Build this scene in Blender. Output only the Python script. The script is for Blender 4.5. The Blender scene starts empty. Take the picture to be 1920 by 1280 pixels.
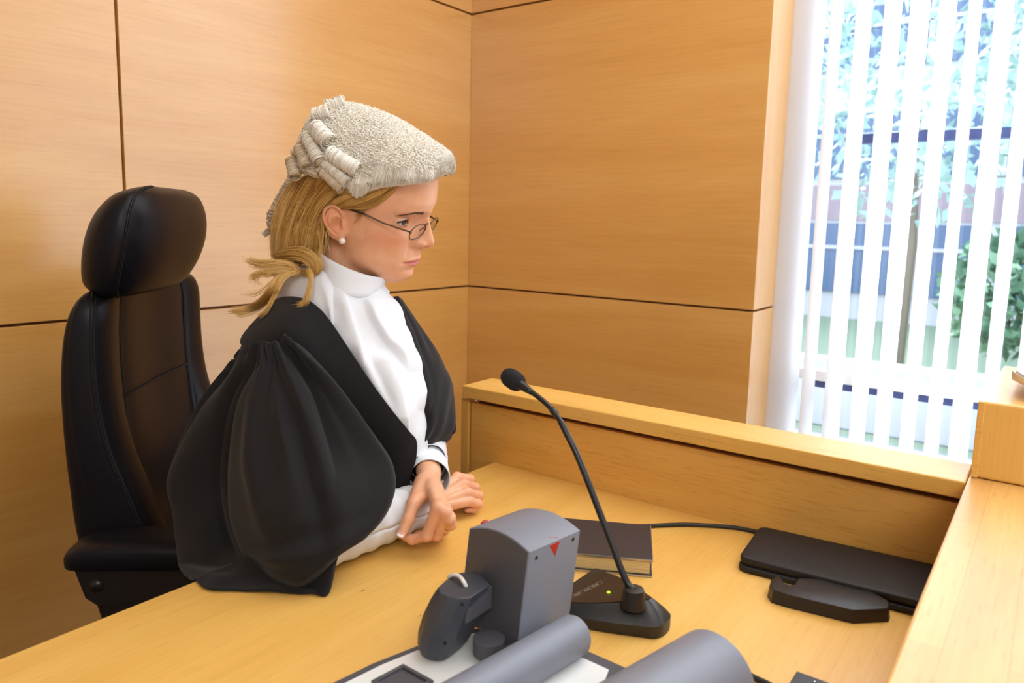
import bpy, bmesh, math, random
import numpy as np
from mathutils import Vector, Matrix

random.seed(7)
rng = np.random.default_rng(7)
scn = bpy.context.scene
COL = scn.collection

# ------------------------------------------------------------------ camera geometry
# world: +X the way the judge looks (to the court room), +Y along the desk, z up
FPX, CX, CY = 1392.0, 960.0, 604.4
_p, _r, _a = math.radians(7.71), math.radians(1.247), math.radians(53.56)
_u = np.array([math.sin(_r)*math.cos(_p), math.cos(_r)*math.cos(_p), math.sin(_p)])
_f = np.array([0, 0, -1.0]); _Y = _f-_u*_f.dot(_u); _Y /= np.linalg.norm(_Y); _X = np.cross(_Y, _u)
_A = np.array([[math.sin(_a), -math.cos(_a), 0], [math.cos(_a), math.sin(_a), 0], [0, 0, 1]])
R = _A @ np.array([_X, _Y, _u])
DESK = 0.75
DROP = 0.47
C = np.array([0, 0, DESK+DROP])
def ray(px, py): return R @ np.array([(px-CX)/FPX, (CY-py)/FPX, -1.0])
def onz(px, py, z):
    d = ray(px, py); return C+d*(z-C[2])/d[2]
def onx(px, py, x):
    d = ray(px, py); return C+d*(x-C[0])/d[0]
def ony(px, py, y):
    d = ray(px, py); return C+d*(y-C[1])/d[1]
def dep(px, py, t): return C+ray(px, py)*t
def onpl(px, py, p, n):
    d = ray(px, py); return C+d*(np.dot(np.asarray(p)-C, n)/np.dot(d, n))
C = np.array([0, -onz(927, 866, DESK)[1], DESK+DROP])
EDGE = onz(927, 866, DESK)[0]           # x of the judge's edge of the desk

# ------------------------------------------------------------------ materials
def srgb(r, g, b):
    return tuple((c/255/12.92 if c/255 <= 0.04045 else ((c/255+0.055)/1.055)**2.4) for c in (r, g, b))
def mat(name, col, rough=0.5, metal=0.0, spec=0.5, **kw):
    m = bpy.data.materials.new(name); m.use_nodes = True
    b = m.node_tree.nodes['Principled BSDF']
    b.inputs['Base Color'].default_value = (*col, 1); b.inputs['Roughness'].default_value = rough
    b.inputs['Metallic'].default_value = metal; b.inputs['Specular IOR Level'].default_value = spec
    for k, v in kw.items(): b.inputs[k].default_value = v
    return m
def nd(m, t, **kw):
    n = m.node_tree.nodes.new(t)
    for k, v in kw.items():
        if k in n.inputs: n.inputs[k].default_value = v
        else: setattr(n, k, v)
    return n
def lk(m, a, ao, b, bi): m.node_tree.links.new(a.outputs[ao], b.inputs[bi])
def bsdf(m): return m.node_tree.nodes['Principled BSDF']
def ramp(m, stops):
    n = nd(m, 'ShaderNodeValToRGB'); e = n.color_ramp.elements
    while len(e) < len(stops): e.new(0.5)
    for i, (p, c) in enumerate(stops): e[i].position = p; e[i].color = (*c, 1)
    return n
def bump(m, src, out, strength=0.2, dist=0.001):
    b = nd(m, 'ShaderNodeBump'); b.inputs['Strength'].default_value = strength; b.inputs['Distance'].default_value = dist
    lk(m, src, out, b, 'Height'); lk(m, b, 'Normal', bsdf(m), 'Normal'); return b
def wood(name, c1, c2, c3, grain='Y', rough=0.35, coat=0.0, fleck=0.5, scale=1.0, broad=0.6):
    """sliced beech / maple veneer: broad cathedral tone, fine fibre lines, short dark flecks along the grain"""
    m = mat(name, c1, rough)
    tc = nd(m, 'ShaderNodeTexCoord')
    def mapped(s):
        mp = nd(m, 'ShaderNodeMapping'); v = {'X': (s[0], s[1], s[1]), 'Y': (s[1], s[0], s[1]), 'Z': (s[1], s[1], s[0])}[grain]
        mp.inputs['Scale'].default_value = tuple(q*scale for q in v); lk(m, tc, 'Object', mp, 'Vector'); return mp
    a = mapped((0.55, 5.0)); n1 = nd(m, 'ShaderNodeTexNoise', Scale=1.6, Detail=3.0, Roughness=0.55, Distortion=0.7); lk(m, a, 'Vector', n1, 'Vector')
    b = mapped((3.0, 120.0)); n2 = nd(m, 'ShaderNodeTexNoise', Scale=1.5, Detail=2.0); lk(m, b, 'Vector', n2, 'Vector')
    r1 = ramp(m, [(0.32, c2), (0.5, c1), (0.68, c3)]); lk(m, n1, 'Fac', r1, 'Fac')
    mx = nd(m, 'ShaderNodeMixRGB', blend_type='MULTIPLY'); mx.inputs[0].default_value = 0.22
    r2 = ramp(m, [(0.3, (0.72, 0.66, 0.58)), (0.6, (1, 1, 1))]); lk(m, n2, 'Fac', r2, 'Fac')
    lk(m, r1, 'Color', mx, 1); lk(m, r2, 'Color', mx, 2)
    c = mapped((22.0, 260.0)); n3 = nd(m, 'ShaderNodeTexNoise', Scale=1.0, Detail=0.0); lk(m, c, 'Vector', n3, 'Vector')
    r3 = ramp(m, [(0.66, (1, 1, 1)), (0.76, (0.70, 0.58, 0.45))]); lk(m, n3, 'Fac', r3, 'Fac')
    m2 = nd(m, 'ShaderNodeMixRGB', blend_type='MULTIPLY'); m2.inputs[0].default_value = fleck
    lk(m, mx, 'Color', m2, 1); lk(m, r3, 'Color', m2, 2); lk(m, m2, 'Color', bsdf(m), 'Base Color')
    bump(m, n2, 'Fac', 0.04, 0.0005)
    if coat: bsdf(m).inputs['Coat Weight'].default_value = coat; bsdf(m).inputs['Coat Roughness'].default_value = 0.24; bsdf(m).inputs['Coat IOR'].default_value = 1.5 if coat < 0.9 else 1.95
    return m
M = {}
M['wall'] = wood('maple_veneer', srgb(226, 167, 84), srgb(221, 160, 76), srgb(231, 175, 95), 'Y', 0.5, 1.0, 0.12, 1.0)
M['wallx'] = wood('maple_veneer_cross', srgb(226, 167, 84), srgb(221, 160, 76), srgb(231, 175, 95), 'X', 0.5, 1.0, 0.12, 1.0)
M['reveal'] = wood('maple_veneer_reveal', srgb(226, 167, 84), srgb(221, 160, 76), srgb(231, 175, 95), 'Z', 0.5, 1.0, 0.1, 1.0)
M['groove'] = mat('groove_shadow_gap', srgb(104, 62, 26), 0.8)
M['desk'] = wood('beech_veneer', srgb(231, 182, 94), srgb(225, 174, 84), srgb(236, 189, 105), 'Y', 0.46, 0.12, 0.2, 1.2)
M['rail'] = wood('beech_rail', srgb(228, 178, 90), srgb(221, 168, 80), srgb(234, 187, 102), 'X', 0.42, 0.22, 0.4, 1.2)
M['railpanel'] = wood('beech_panel', srgb(225, 171, 82), srgb(217, 161, 72), srgb(231, 180, 94), 'X', 0.5, 0.3, 0.35, 1.4)
M['boxwood'] = wood('beech_box', srgb(230, 181, 92), srgb(224, 172, 82), srgb(235, 189, 103), 'Z', 0.45, 0.4, 0.2, 1.2)
M['floor'] = mat('carpet', srgb(70, 74, 88), 0.95)
_n = nd(M['floor'], 'ShaderNodeTexNoise', Scale=400.0); bump(M['floor'], _n, 'Fac', 0.5, 0.003)
M['ceil'] = mat('ceiling_paint', srgb(235, 233, 228), 0.9)

def ledge_wood():
    """solid beech lamellae glued in staggered staves along the ledge"""
    m = wood('beech_staves', srgb(230, 182, 106), srgb(222, 170, 94), srgb(236, 190, 118), 'Y', 0.42, 0.22, 0.3, 1.2)
    tc = nd(m, 'ShaderNodeTexCoord'); mp = nd(m, 'ShaderNodeMapping'); mp.inputs['Rotation'].default_value = (0, 0, math.pi/2)
    lk(m, tc, 'Object', mp, 'Vector')
    br = nd(m, 'ShaderNodeTexBrick', Scale=1.0); br.inputs['Brick Width'].default_value = 0.31; br.inputs['Row Height'].default_value = 0.043
    br.inputs['Mortar Size'].default_value = 0.0004; br.inputs['Color1'].default_value = (0.86, 0.80, 0.80, 1); br.inputs['Color2'].default_value = (1, 1, 1, 1)
    br.inputs['Mortar'].default_value = (0.75, 0.65, 0.6, 1); br.offset = 0.37
    lk(m, mp, 'Vector', br, 'Vector')
    src = bsdf(m).inputs['Base Color'].links[0].from_node
    mx = nd(m, 'ShaderNodeMixRGB', blend_type='MULTIPLY'); mx.inputs[0].default_value = 0.8
    lk(m, src, 'Color', mx, 1); lk(m, br, 'Color', mx, 2); lk(m, mx, 'Color', bsdf(m), 'Base Color')
    return m
M['ledge'] = ledge_wood()
def fine(m, scale, strength, dist):
    n = nd(m, 'ShaderNodeTexNoise', Scale=scale, Detail=2.0); tc = nd(m, 'ShaderNodeTexCoord'); lk(m, tc, 'Object', n, 'Vector')
    bump(m, n, 'Fac', strength, dist); return m
M['leather'] = fine(mat('black_leather', srgb(21, 20, 25), 0.40, 0, 0.22), 260, 0.25, 0.0008)
M['seam'] = mat('seam_thread', srgb(16, 14, 15), 0.8)
M['chair_plastic'] = fine(mat('chair_plastic', srgb(25, 22, 22), 0.45), 300, 0.1, 0.0005)
M['chrome'] = mat('chrome', (0.6, 0.6, 0.6), 0.2, 1.0)
M['grey_plastic'] = fine(mat('grey_plastic', srgb(126, 130, 142), 0.45), 500, 0.1, 0.0004)
M['dark_grey'] = fine(mat('dark_grey_plastic', srgb(80, 80, 86), 0.5), 500, 0.1, 0.0004)
M['grip_grey'] = fine(mat('grip_grey_plastic', srgb(62, 65, 74), 0.45), 500, 0.1, 0.0004)
M['white_board'] = mat('white_board', srgb(232, 234, 234), 0.35)
M['white_plastic'] = mat('white_plastic', srgb(225, 225, 220), 0.4)
M['red'] = mat('red_plastic', srgb(170, 25, 32), 0.35)
M['hole'] = mat('screw_hole', srgb(22, 22, 26), 0.8)
M['mic_black'] = fine(mat('mic_black', srgb(34, 31, 30), 0.38), 600, 0.06, 0.0003)
M['mic_plate'] = mat('mic_plate', srgb(38, 33, 30), 0.33)
M['foam'] = fine(mat('foam_black', srgb(24, 24, 29), 0.95), 900, 1.0, 0.0015)
M['steel_dark'] = mat('gooseneck_black', srgb(44, 42, 42), 0.3, 0.3)
M['print'] = mat('printed_grey', srgb(150, 142, 132), 0.6)
M['led'] = mat('green_led', srgb(120, 200, 20), 0.3); bsdf(M['led']).inputs['Emission Color'].default_value = (*srgb(170, 240, 20), 1); bsdf(M['led']).inputs['Emission Strength'].default_value = 1.6
M['book_cover'] = fine(mat('book_cover', srgb(50, 47, 50), 0.42), 700, 0.2, 0.0004)
M['silver_edge'] = mat('silver_edging', srgb(190, 186, 180), 0.3, 0.8)
M['cord'] = mat('cord_black', srgb(34, 32, 32), 0.5)
M['pouch'] = fine(mat('pouch_leather', srgb(26, 23, 25), 0.62), 500, 0.35, 0.0006)
M['hook'] = fine(mat('hook_plastic', srgb(30, 26, 27), 0.42), 800, 0.3, 0.0005)
M['paper'] = mat('paper', srgb(238, 234, 232), 0.7)
M['box_black'] = mat('black_plate', srgb(24, 22, 22), 0.4)
M['frame_white'] = mat('window_frame_white', srgb(226, 226, 228), 0.4)
M['frame_blue'] = mat('window_gasket', srgb(62, 74, 120), 0.5)
def pages():
    m = mat('book_pages', srgb(226, 200, 140), 0.8)
    tc = nd(m, 'ShaderNodeTexCoord'); mp = nd(m, 'ShaderNodeMapping'); mp.inputs['Scale'].default_value = (1, 1, 900)
    lk(m, tc, 'Object', mp, 'Vector'); w = nd(m, 'ShaderNodeTexNoise', Scale=2.0); lk(m, mp, 'Vector', w, 'Vector')
    r = ramp(m, [(0.35, srgb(196, 164, 100)), (0.65, srgb(238, 216, 160))]); lk(m, w, 'Fac', r, 'Fac'); lk(m, r, 'Color', bsdf(m), 'Base Color')
    return m
M['pages'] = pages()
def glass_mat(name, col=(1, 1, 1)):
    m = bpy.data.materials.new(name); m.use_nodes = True; nt = m.node_tree; nt.nodes.clear()
    o = nt.nodes.new('ShaderNodeOutputMaterial'); t = nt.nodes.new('ShaderNodeBsdfTransparent'); t.inputs[0].default_value = (*col, 1)
    g = nt.nodes.new('ShaderNodeBsdfGlossy'); g.inputs['Roughness'].default_value = 0.02
    fr = nt.nodes.new('ShaderNodeFresnel'); fr.inputs['IOR'].default_value = 1.45
    mx = nt.nodes.new('ShaderNodeMixShader'); ge = nt.nodes.new('ShaderNodeNewGeometry'); mt = nt.nodes.new('ShaderNodeMath'); mt.operation = 'MULTIPLY_ADD'; mt.inputs[1].default_value = -1.0; mt.inputs[2].default_value = 1.0; nt.links.new(ge.outputs['Backfacing'], mt.inputs[0]); m3 = nt.nodes.new('ShaderNodeMath'); m3.operation = 'MULTIPLY'; nt.links.new(fr.outputs[0], m3.inputs[0]); nt.links.new(mt.outputs[0], m3.inputs[1]); nt.links.new(m3.outputs[0], mx.inputs[0]); nt.links.new(t.outputs[0], mx.inputs[1]); nt.links.new(g.outputs[0], mx.inputs[2])
    nt.links.new(mx.outputs[0], o.inputs[0]); return m
M['glass'] = glass_mat('window_glass', (0.97, 0.985, 1.0))
M['lens'] = glass_mat('spectacle_lens', (0.98, 0.98, 0.97))

# ------------------------------------------------------------------ mesh helpers
class MB:
    """collects geometry (world or local coordinates) for ONE mesh"""
    def __init__(s): s.v = []; s.f = []; s.mi = []; s.cur = 0; s.sm = []
    def add(s, vs, fs, smooth=True):
        o = len(s.v); s.v += [tuple(map(float, q)) for q in vs]; s.f += [tuple(i+o for i in f) for f in fs]
        s.mi += [s.cur]*len(fs); s.sm += [smooth]*len(fs); return s
    def box(s, lo, hi, bev=0.0, rot=0.0, piv=None, seg=2):
        bm = bmesh.new(); bmesh.ops.create_cube(bm, size=1)
        lo = np.array(lo); hi = np.array(hi); c = (lo+hi)/2; d = hi-lo
        for v in bm.verts: v.co = Vector((v.co.x*d[0], v.co.y*d[1], v.co.z*d[2]))
        if bev: bmesh.ops.bevel(bm, geom=bm.edges[:], offset=bev, segments=seg, affect='EDGES', profile=0.5)
        if rot:
            pv = Vector(piv if piv is not None else c)-Vector(c)
            bmesh.ops.rotate(bm, verts=bm.verts[:], cent=pv, matrix=Matrix.Rotation(rot, 3, 'Z'))
        for v in bm.verts: v.co += Vector(c)
        return s.bm(bm, smooth=False)
    def bm(s, b, smooth=True):
        b.verts.index_update(); s.add([tuple(v.co) for v in b.verts], [tuple(v.index for v in f.verts) for f in b.faces], smooth); b.free(); return s
    def prism(s, pts, z0, z1, bev=0.0, seg=3, axis=None, taper=None, smooth=False):
        """polygon pts (2d) swept from z0 to z1; axis=(origin,u,v,w) maps (a,b,c) to origin+a*u+b*v+c*w"""
        bm = bmesh.new(); n = len(pts)
        a = [bm.verts.new((p[0], p[1], z0)) for p in pts]
        tp = taper if taper is not None else pts
        b = [bm.verts.new((p[0], p[1], z1)) for p in tp]
        bm.faces.new(a[::-1]); top = bm.faces.new(b)
        for i in range(n): bm.faces.new((a[i], a[(i+1) % n], b[(i+1) % n], b[i]))
        if bev:
            es = list(top.edges); bmesh.ops.bevel(bm, geom=es, offset=bev, segments=seg, affect='EDGES', profile=0.5)
        if axis is not None:
            o, u, v_, w = [np.asarray(q, float) for q in axis]
            for v in bm.verts: v.co = Vector(o+v.co.x*u+v.co.y*v_+v.co.z*w)
        bmesh.ops.recalc_face_normals(bm, faces=bm.faces[:])
        return s.bm(bm, smooth)
    def tube(s, pts, r, n=10, caps=True, smooth=True):
        pts = np.array(pts, float); k = len(pts); r = np.broadcast_to(np.asarray(r, float), (k,))
        t = np.gradient(pts, axis=0); t /= np.linalg.norm(t, axis=1)[:, None]+1e-12
        u = np.cross(t[0], [0, 0, 1.0]); 
        if np.linalg.norm(u) < 1e-3: u = np.cross(t[0], [1.0, 0, 0])
        u /= np.linalg.norm(u); vs = []
        for i in range(k):
            u = u-t[i]*np.dot(u, t[i]); u /= np.linalg.norm(u); w = np.cross(t[i], u)
            for j in range(n):
                a = 2*math.pi*j/n; vs.append(pts[i]+r[i]*(math.cos(a)*u+math.sin(a)*w))
        fs = [(i*n+j, i*n+(j+1) % n, (i+1)*n+(j+1) % n, (i+1)*n+j) for i in range(k-1) for j in range(n)]
        if caps: fs += [tuple(range(n))[::-1], tuple((k-1)*n+j for j in range(n))]
        return s.add(vs, fs, smooth)
    def ellipsoid(s, c, r, axes=np.eye(3), nu=24, nv=14):
        vs = []; fs = []
        for i in range(nv+1):
            th = math.pi*i/nv
            for j in range(nu):
                ph = 2*math.pi*j/nu
                q = np.array([r[0]*math.sin(th)*math.cos(ph), r[1]*math.sin(th)*math.sin(ph), r[2]*math.cos(th)])
                vs.append(np.asarray(c)+np.asarray(axes).T @ q)
        fs = [(i*nu+j, (i+1)*nu+j, (i+1)*nu+(j+1) % nu, i*nu+(j+1) % nu) for i in range(nv) for j in range(nu)]
        return s.add(vs, fs)
    def loft(s, rings, caps=True, smooth=True, closed=True):
        n = len(rings[0]); vs = [p for r in rings for p in r]; fs = []
        for i in range(len(rings)-1):
            for j in range(n if closed else n-1): fs.append((i*n+j, i*n+(j+1) % n, (i+1)*n+(j+1) % n, (i+1)*n+j))
        if caps and closed: fs += [tuple(range(n))[::-1], tuple((len(rings)-1)*n+j for j in range(n))]
        return s.add(vs, fs, smooth)
    def grid(s, G, smooth=True, flip=False):
        G = np.asarray(G); a, b = G.shape[:2]
        fs = [(i*b+j, i*b+j+1, (i+1)*b+j+1, (i+1)*b+j) for i in range(a-1) for j in range(b-1)]
        if flip: fs = [f[::-1] for f in fs]
        return s.add(G.reshape(-1, 3), fs, smooth)
def unit(v): v = np.asarray(v, float); return v/np.linalg.norm(v)
def catmull(P, n):
    """resample a polyline (k,d) to n points along a centripetal-ish Catmull-Rom spline"""
    P = np.asarray(P, float); k = len(P)
    Q = np.vstack([2*P[0]-P[1], P, 2*P[-1]-P[-2]])
    t = np.linspace(0, k-1-1e-9, n); i = t.astype(int); u = (t-i)[:, None]
    a, b, c, d = Q[i], Q[i+1], Q[i+2], Q[i+3]
    return 0.5*((2*b)+(-a+c)*u+(2*a-5*b+4*c-d)*u**2+(-a+3*b-3*c+d)*u**3)
def surf(G, nu, nv):
    """control grid (a,b,3) -> smooth (nu,nv,3)"""
    G = np.asarray(G, float); a, b, _ = G.shape
    H = catmull(G.reshape(a, -1), nu).reshape(nu, b, 3)
    return np.stack([catmull(H[i], nv) for i in range(nu)])
def arclen(P): return np.concatenate([[0], np.cumsum(np.linalg.norm(np.diff(P, axis=0), axis=1))])

def link(name, mb, mats, parent=None, local=False):
    me = bpy.data.meshes.new(name); V = np.array(mb.v, float)
    if parent is not None and not local:
        Mi = np.array(parent.matrix_basis.inverted() if parent.parent is None else (world_m(parent)).inverted())
        V = V @ Mi[:3, :3].T+Mi[:3, 3]
    me.from_pydata(V.tolist(), [], mb.f)
    if not isinstance(mats, (list, tuple)): mats = [mats]
    for m in mats: me.materials.append(m)
    me.polygons.foreach_set('material_index', mb.mi); me.polygons.foreach_set('use_smooth', mb.sm); me.update()
    o = bpy.data.objects.new(name, me); COL.objects.link(o)
    if parent is not None: o.parent = parent
    return o
def world_m(o):
    m = o.matrix_basis.copy(); q = o.parent
    while q is not None: m = q.matrix_basis @ m; q = q.parent
    return m
def thing(name, label, cat, loc=(0, 0, 0), rotz=0.0, group=None):
    o = bpy.data.objects.new(name, None); COL.objects.link(o); o.empty_display_size = 0.05
    o.location = tuple(map(float, loc)); o.rotation_euler = (0, 0, rotz)
    o['label'] = label; o['category'] = cat
    if group: o['group'] = group
    return o
def tag(o, label, cat, group=None, kind=None):
    o['label'] = label; o['category'] = cat
    if group: o['group'] = group
    if kind: o['kind'] = kind
    return o
def struct(name, mb, mats, label=None):
    o = link(name, mb, mats); o['kind'] = 'structure'
    if label: o['label'] = label
    return o
def autosmooth(o, ang=40):
    me = o.data
    for p in me.polygons: p.use_smooth = True
    bm = bmesh.new(); bm.from_mesh(me)
    for e in bm.edges:
        if len(e.link_faces) == 2 and e.calc_face_angle() > math.radians(ang): e.smooth = False
    bm.to_mesh(me); bm.free(); return o
# ------------------------------------------------------------------ the room
WX, WY = -1.75, None
WY = onx(877.5, 536, WX)[1]                     # panelled side wall meets the rear wall here
zg1 = onx(877.5, 536, WX)[2]; zg2 = onx(885, 27, WX)[2]   # heights of the two horizontal grooves
ygv = onx(225, 172, WX)[1]
CEIL = 2.75
G = 0.0065
def panel_wall(name, axis, pos, lo, hi, splits, zs, matp, depth, label):
    """flush veneer panels in front of a dark backing; the open joints are the grooves"""
    mb = MB()
    us = [lo]+list(splits)+[hi]; zz = [0.0]+zs+[CEIL]
    for i in range(len(us)-1):
        for j in range(len(zz)-1):
            a = us[i]+(G/2 if i else 0); b = us[i+1]-(G/2 if i < len(us)-2 else 0)
            c = zz[j]+(G/2 if j else 0); d = zz[j+1]-(G/2 if j < len(zz)-2 else 0)
            if axis == 'x': mb.box((pos-0.016, a, c), (pos, b, d), 0.0008, seg=1)
            else: mb.box((a, pos, c), (b, pos+0.016, d), 0.0008, seg=1)
    mb.cur = 1
    if axis == 'x': mb.box((pos-depth, lo, 0), (pos-0.012, hi, CEIL))
    else: mb.box((lo, pos+0.012, 0), (hi, pos+depth, CEIL))
    return struct(name, mb, [matp, M['groove']], label)
xe = ony(1412.8, 583, WY)[0]                    # outer corner of the rear wall
panel_wall('wall_left', 'x', WX, -2.7, WY+0.016, [ygv-1.234, ygv], [zg1, zg2], M['wall'], 0.05, 'long maple panelled wall behind the judge')
WIN = onx(1459.3, 576, xe)[1]                   # plane of the window
mb = MB()
for c, d in ((0, zg1-G/2), (zg1+G/2, zg2-G/2), (zg2+G/2, CEIL)): mb.box((WX+0.0005, WY, c), (xe, WY+0.016, d), 0.0008, seg=1)
mb.cur = 1; mb.box((WX-0.05, WY+0.0165, 0), (WX+0.02, WIN+0.10, CEIL)); mb.box((WX+0.001, WY+0.012, 0), (xe-0.018, WIN+0.10, CEIL))
mb.cur = 2
for c, d in ((0, zg1-G/2), (zg1+G/2, zg2-G/2), (zg2+G/2, CEIL)): mb.box((xe-0.016, WY+0.0161, c), (xe-0.0002, WIN+0.02, d), 0.0005, seg=1)
struct('wall_rear', mb, [M['wallx'], M['groove'], M['reveal']], 'maple panelled wall ending beside the window')
mb = MB(); mb.box((WX-0.05, -2.7, -0.1), (3.2, WIN+0.10, 0)); struct('floor', mb, M['floor'])
mb = MB(); mb.box((WX-0.05, -2.7, CEIL), (3.2, WIN+0.10, CEIL+0.08)); struct('ceiling', mb, M['ceil'])
# wall beyond the window opening
XW1 = 3.14
M['plaster'] = mat('grey_plaster', srgb(178, 180, 184), 0.9)
mb = MB(); mb.box((3.2, -2.7, 0), (3.3, WIN+0.10, CEIL)); struct('wall_court', mb, M['plaster'])
mb = MB(); mb.box((WX-0.05, -2.8, 0), (3.3, -2.7, CEIL)); struct('wall_back', mb, M['plaster'])
mb = MB(); mb.box((XW1, WIN-0.02, 0), (3.21, WIN+0.10, CEIL)); struct('wall_window', mb, M['ceil'])

# window: white frame, blue-black gaskets, glass
zt = ony(1760, 252, WIN)[2]; zb = ony(1700, 748, WIN)[2]
w = MB()
w.box((xe, WIN+0.02, 0), (xe+0.055, WIN+0.075, CEIL), 0.003); w.box((XW1-0.055, WIN+0.02, 0), (XW1, WIN+0.075, CEIL), 0.003)
w.box((xe+0.055, WIN+0.025, 0), (XW1-0.055, WIN+0.07, 0.09), 0.003); w.box((xe+0.055, WIN+0.025, CEIL-0.07), (XW1-0.055, WIN+0.07, CEIL), 0.003)
w.box((xe+0.055, WIN+0.025, zb+0.012), (XW1-0.055, WIN+0.07, zb+0.045), 0.003)
for xm in (0.33, 1.3, 2.2): w.box((xm, WIN+0.025, 0.09), (xm+0.05, WIN+0.07, CEIL-0.07), 0.003)
win = struct('window_1', w, M['frame_white'], 'tall white framed window behind vertical blinds')
g = MB(); g.box((xe+0.17, WIN+0.03, zt-0.012), (XW1-0.055, WIN+0.066, zt+0.014)); g.box((xe+0.10, WIN+0.03, zb-0.008), (XW1-0.055, WIN+0.066, zb+0.0118))
link('gasket', g, M['frame_blue'], win, local=True)
g = MB(); g.box((xe+0.055, WIN+0.046, 0.09), (XW1-0.055, WIN+0.052, CEIL-0.07)); link('glass_pane', g, M['glass'], win, local=True)

# vertical blinds: every slat its own part
def blind_mat():
    m = mat('blind_fabric', srgb(238, 238, 240), 0.8)
    nt = m.node_tree; out = nt.nodes['Material Output']; t = nt.nodes.new('ShaderNodeBsdfTranslucent'); t.inputs[0].default_value = (*srgb(244, 246, 250), 1)
    mx = nt.nodes.new('ShaderNodeMixShader'); mx.inputs[0].default_value = 0.72
    nt.links.new(bsdf(m).outputs[0], mx.inputs[1]); nt.links.new(t.outputs[0], mx.inputs[2]); nt.links.new(mx.outputs[0], out.inputs[0]); return m
M['blind'] = blind_mat()
yb = WIN-0.045
bl = thing('vertical_blind', 'white vertical slatted blind hanging half open in front of the window', 'blind', (0.3, yb, 0))
b = MB(); b.box((xe+0.02, yb-0.022, CEIL-0.075), (XW1-0.01, yb+0.022, CEIL-0.03), 0.004); link('head_rail', b, M['frame_white'], bl)
xs = [ony(q, 250, yb)[0] for q in (1602, 1655, 1704, 1755, 1805, 1859, 1910)]
stp = (xs[-1]-xs[0])/6
xs = [ony(1552, 250, yb)[0]]+xs+[xs[-1]+stp*(i+1) for i in range(50)]
ztop, zbot = CEIL-0.075, 0.16
for i, x in enumerate(xs):
    if x > XW1-0.05: break
    sm = MB(); rows = 12; a = math.radians((80 if i == 0 else 72)+rng.uniform(-4, 4)); wd = 0.089; G_ = []
    for r_ in range(rows+1):
        z = ztop+(zbot-ztop)*r_/rows; row = []
        tw = a+0.10*math.sin(1.3*i+r_*0.35)*r_/rows
        for q in np.linspace(-0.5, 0.5, 7):
            cv = 0.006*(1-4*q*q)
            row.append((x+q*wd*math.cos(tw)-cv*math.sin(tw), yb+q*wd*math.sin(tw)+cv*math.cos(tw), z))
        G_.append(row)
    sm.grid(G_); link('slat', sm, M['blind'], bl)
# stacked slats gathered against the frame
for k in range(3):
    sm = MB(); a = math.radians(14+6*k); x = xe+0.032+0.006*k; G_ = []
    for z in np.linspace(ztop, zbot, 6):
        G_.append([(x+q*0.075*math.cos(a), yb+0.012*k+q*0.075*math.sin(a)+0.006*(1-4*q*q), z) for q in np.linspace(-0.5, 0.5, 7)])
    sm.grid(G_); link('slat', sm, M['blind'], bl)

# ------------------------------------------------------------------ outside the window
M['lawn'] = mat('lawn', srgb(120, 170, 110), 0.95)
_n = nd(M['lawn'], 'ShaderNodeTexNoise', Scale=3.0); _r = ramp(M['lawn'], [(0.3, srgb(100, 124, 106)), (0.7, srgb(134, 152, 134))]); lk(M['lawn'], _n, 'Fac', _r, 'Fac'); lk(M['lawn'], _r, 'Color', bsdf(M['lawn']), 'Base Color')
M['facade'] = mat('facade_white', srgb(170, 173, 184), 0.8)
M['facade_brick'] = mat('facade_brick', srgb(140, 126, 140), 0.8)
M['facade_glass'] = mat('facade_glass', srgb(70, 92, 128), 0.25)
M['paving'] = mat('paving', srgb(120, 126, 136), 0.9)
M['leaf'] = mat('leaf', srgb(110, 160, 120), 0.8)
_n = nd(M['leaf'], 'ShaderNodeTexNoise', Scale=1.7); _r = ramp(M['leaf'], [(0.35, srgb(70, 112, 88)), (0.65, srgb(116, 150, 122))]); lk(M['leaf'], _n, 'Fac', _r, 'Fac'); lk(M['leaf'], _r, 'Color', bsdf(M['leaf']), 'Base Color')
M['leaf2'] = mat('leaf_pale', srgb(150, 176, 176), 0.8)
M['bark'] = mat('bark', srgb(110, 98, 88), 0.9)
mb = MB(); mb.box((-14, WIN+0.6, -0.9), (16, 40, -0.8)); gr = struct('ground', mb, M['lawn'], 'lawn outside the window')
mb = MB(); mb.box((-9, WIN+1.2, -0.8), (12, WIN+5.2, -0.76)); struct('path', mb, M['paving'], 'pale paving outside the window')
YB = 17.0
bd = thing('office_building', 'blurred pale building with dark glass bands beyond the blinds', 'building', (0, YB, -0.8))
m_ = MB(); m_.box((-12, YB, -0.8), (9.5, YB+6, 6.6)); link('wall', m_, M['facade'], bd)
for z0, z1, nm in ((-0.2, 1.35, 'window_band'), (2.35, 3.75, 'window_band'), (4.7, 6.0, 'window_band')):
    m_ = MB(); m_.box((-11.4, YB-0.06, z0), (9.1, YB+0.02, z1)); link(nm, m_, M['facade_glass'], bd)
    f_ = MB()
    for k in range(15): f_.box((-11.4+1.45*k, YB-0.1, z0), (-11.25+1.45*k, YB+0.01, z1))
    f_.box((-11.4, YB-0.1, (z0+z1)/2+0.2), (9.1, YB+0.01, (z0+z1)/2+0.28)); link('mullion', f_, M['facade'], bd)
m_ = MB(); m_.box((-12, YB-0.03, 1.42), (9.5, YB+0.03, 2.2)); link('spandrel', m_, M['facade_brick'], bd)
m_ = MB(); m_.box((-12.2, YB-0.4, 6.6), (9.7, YB+6.2, 6.85)); link('roof', m_, M['facade'], bd)
WALLY = WIN+5.6
m_ = MB(); m_.box((-8, WALLY, -0.8), (10, WALLY+0.25, -0.1), 0.02); tag(link('garden_wall', m_, M['facade']), 'low white wall across the lawn outside the window', 'wall')
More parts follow.
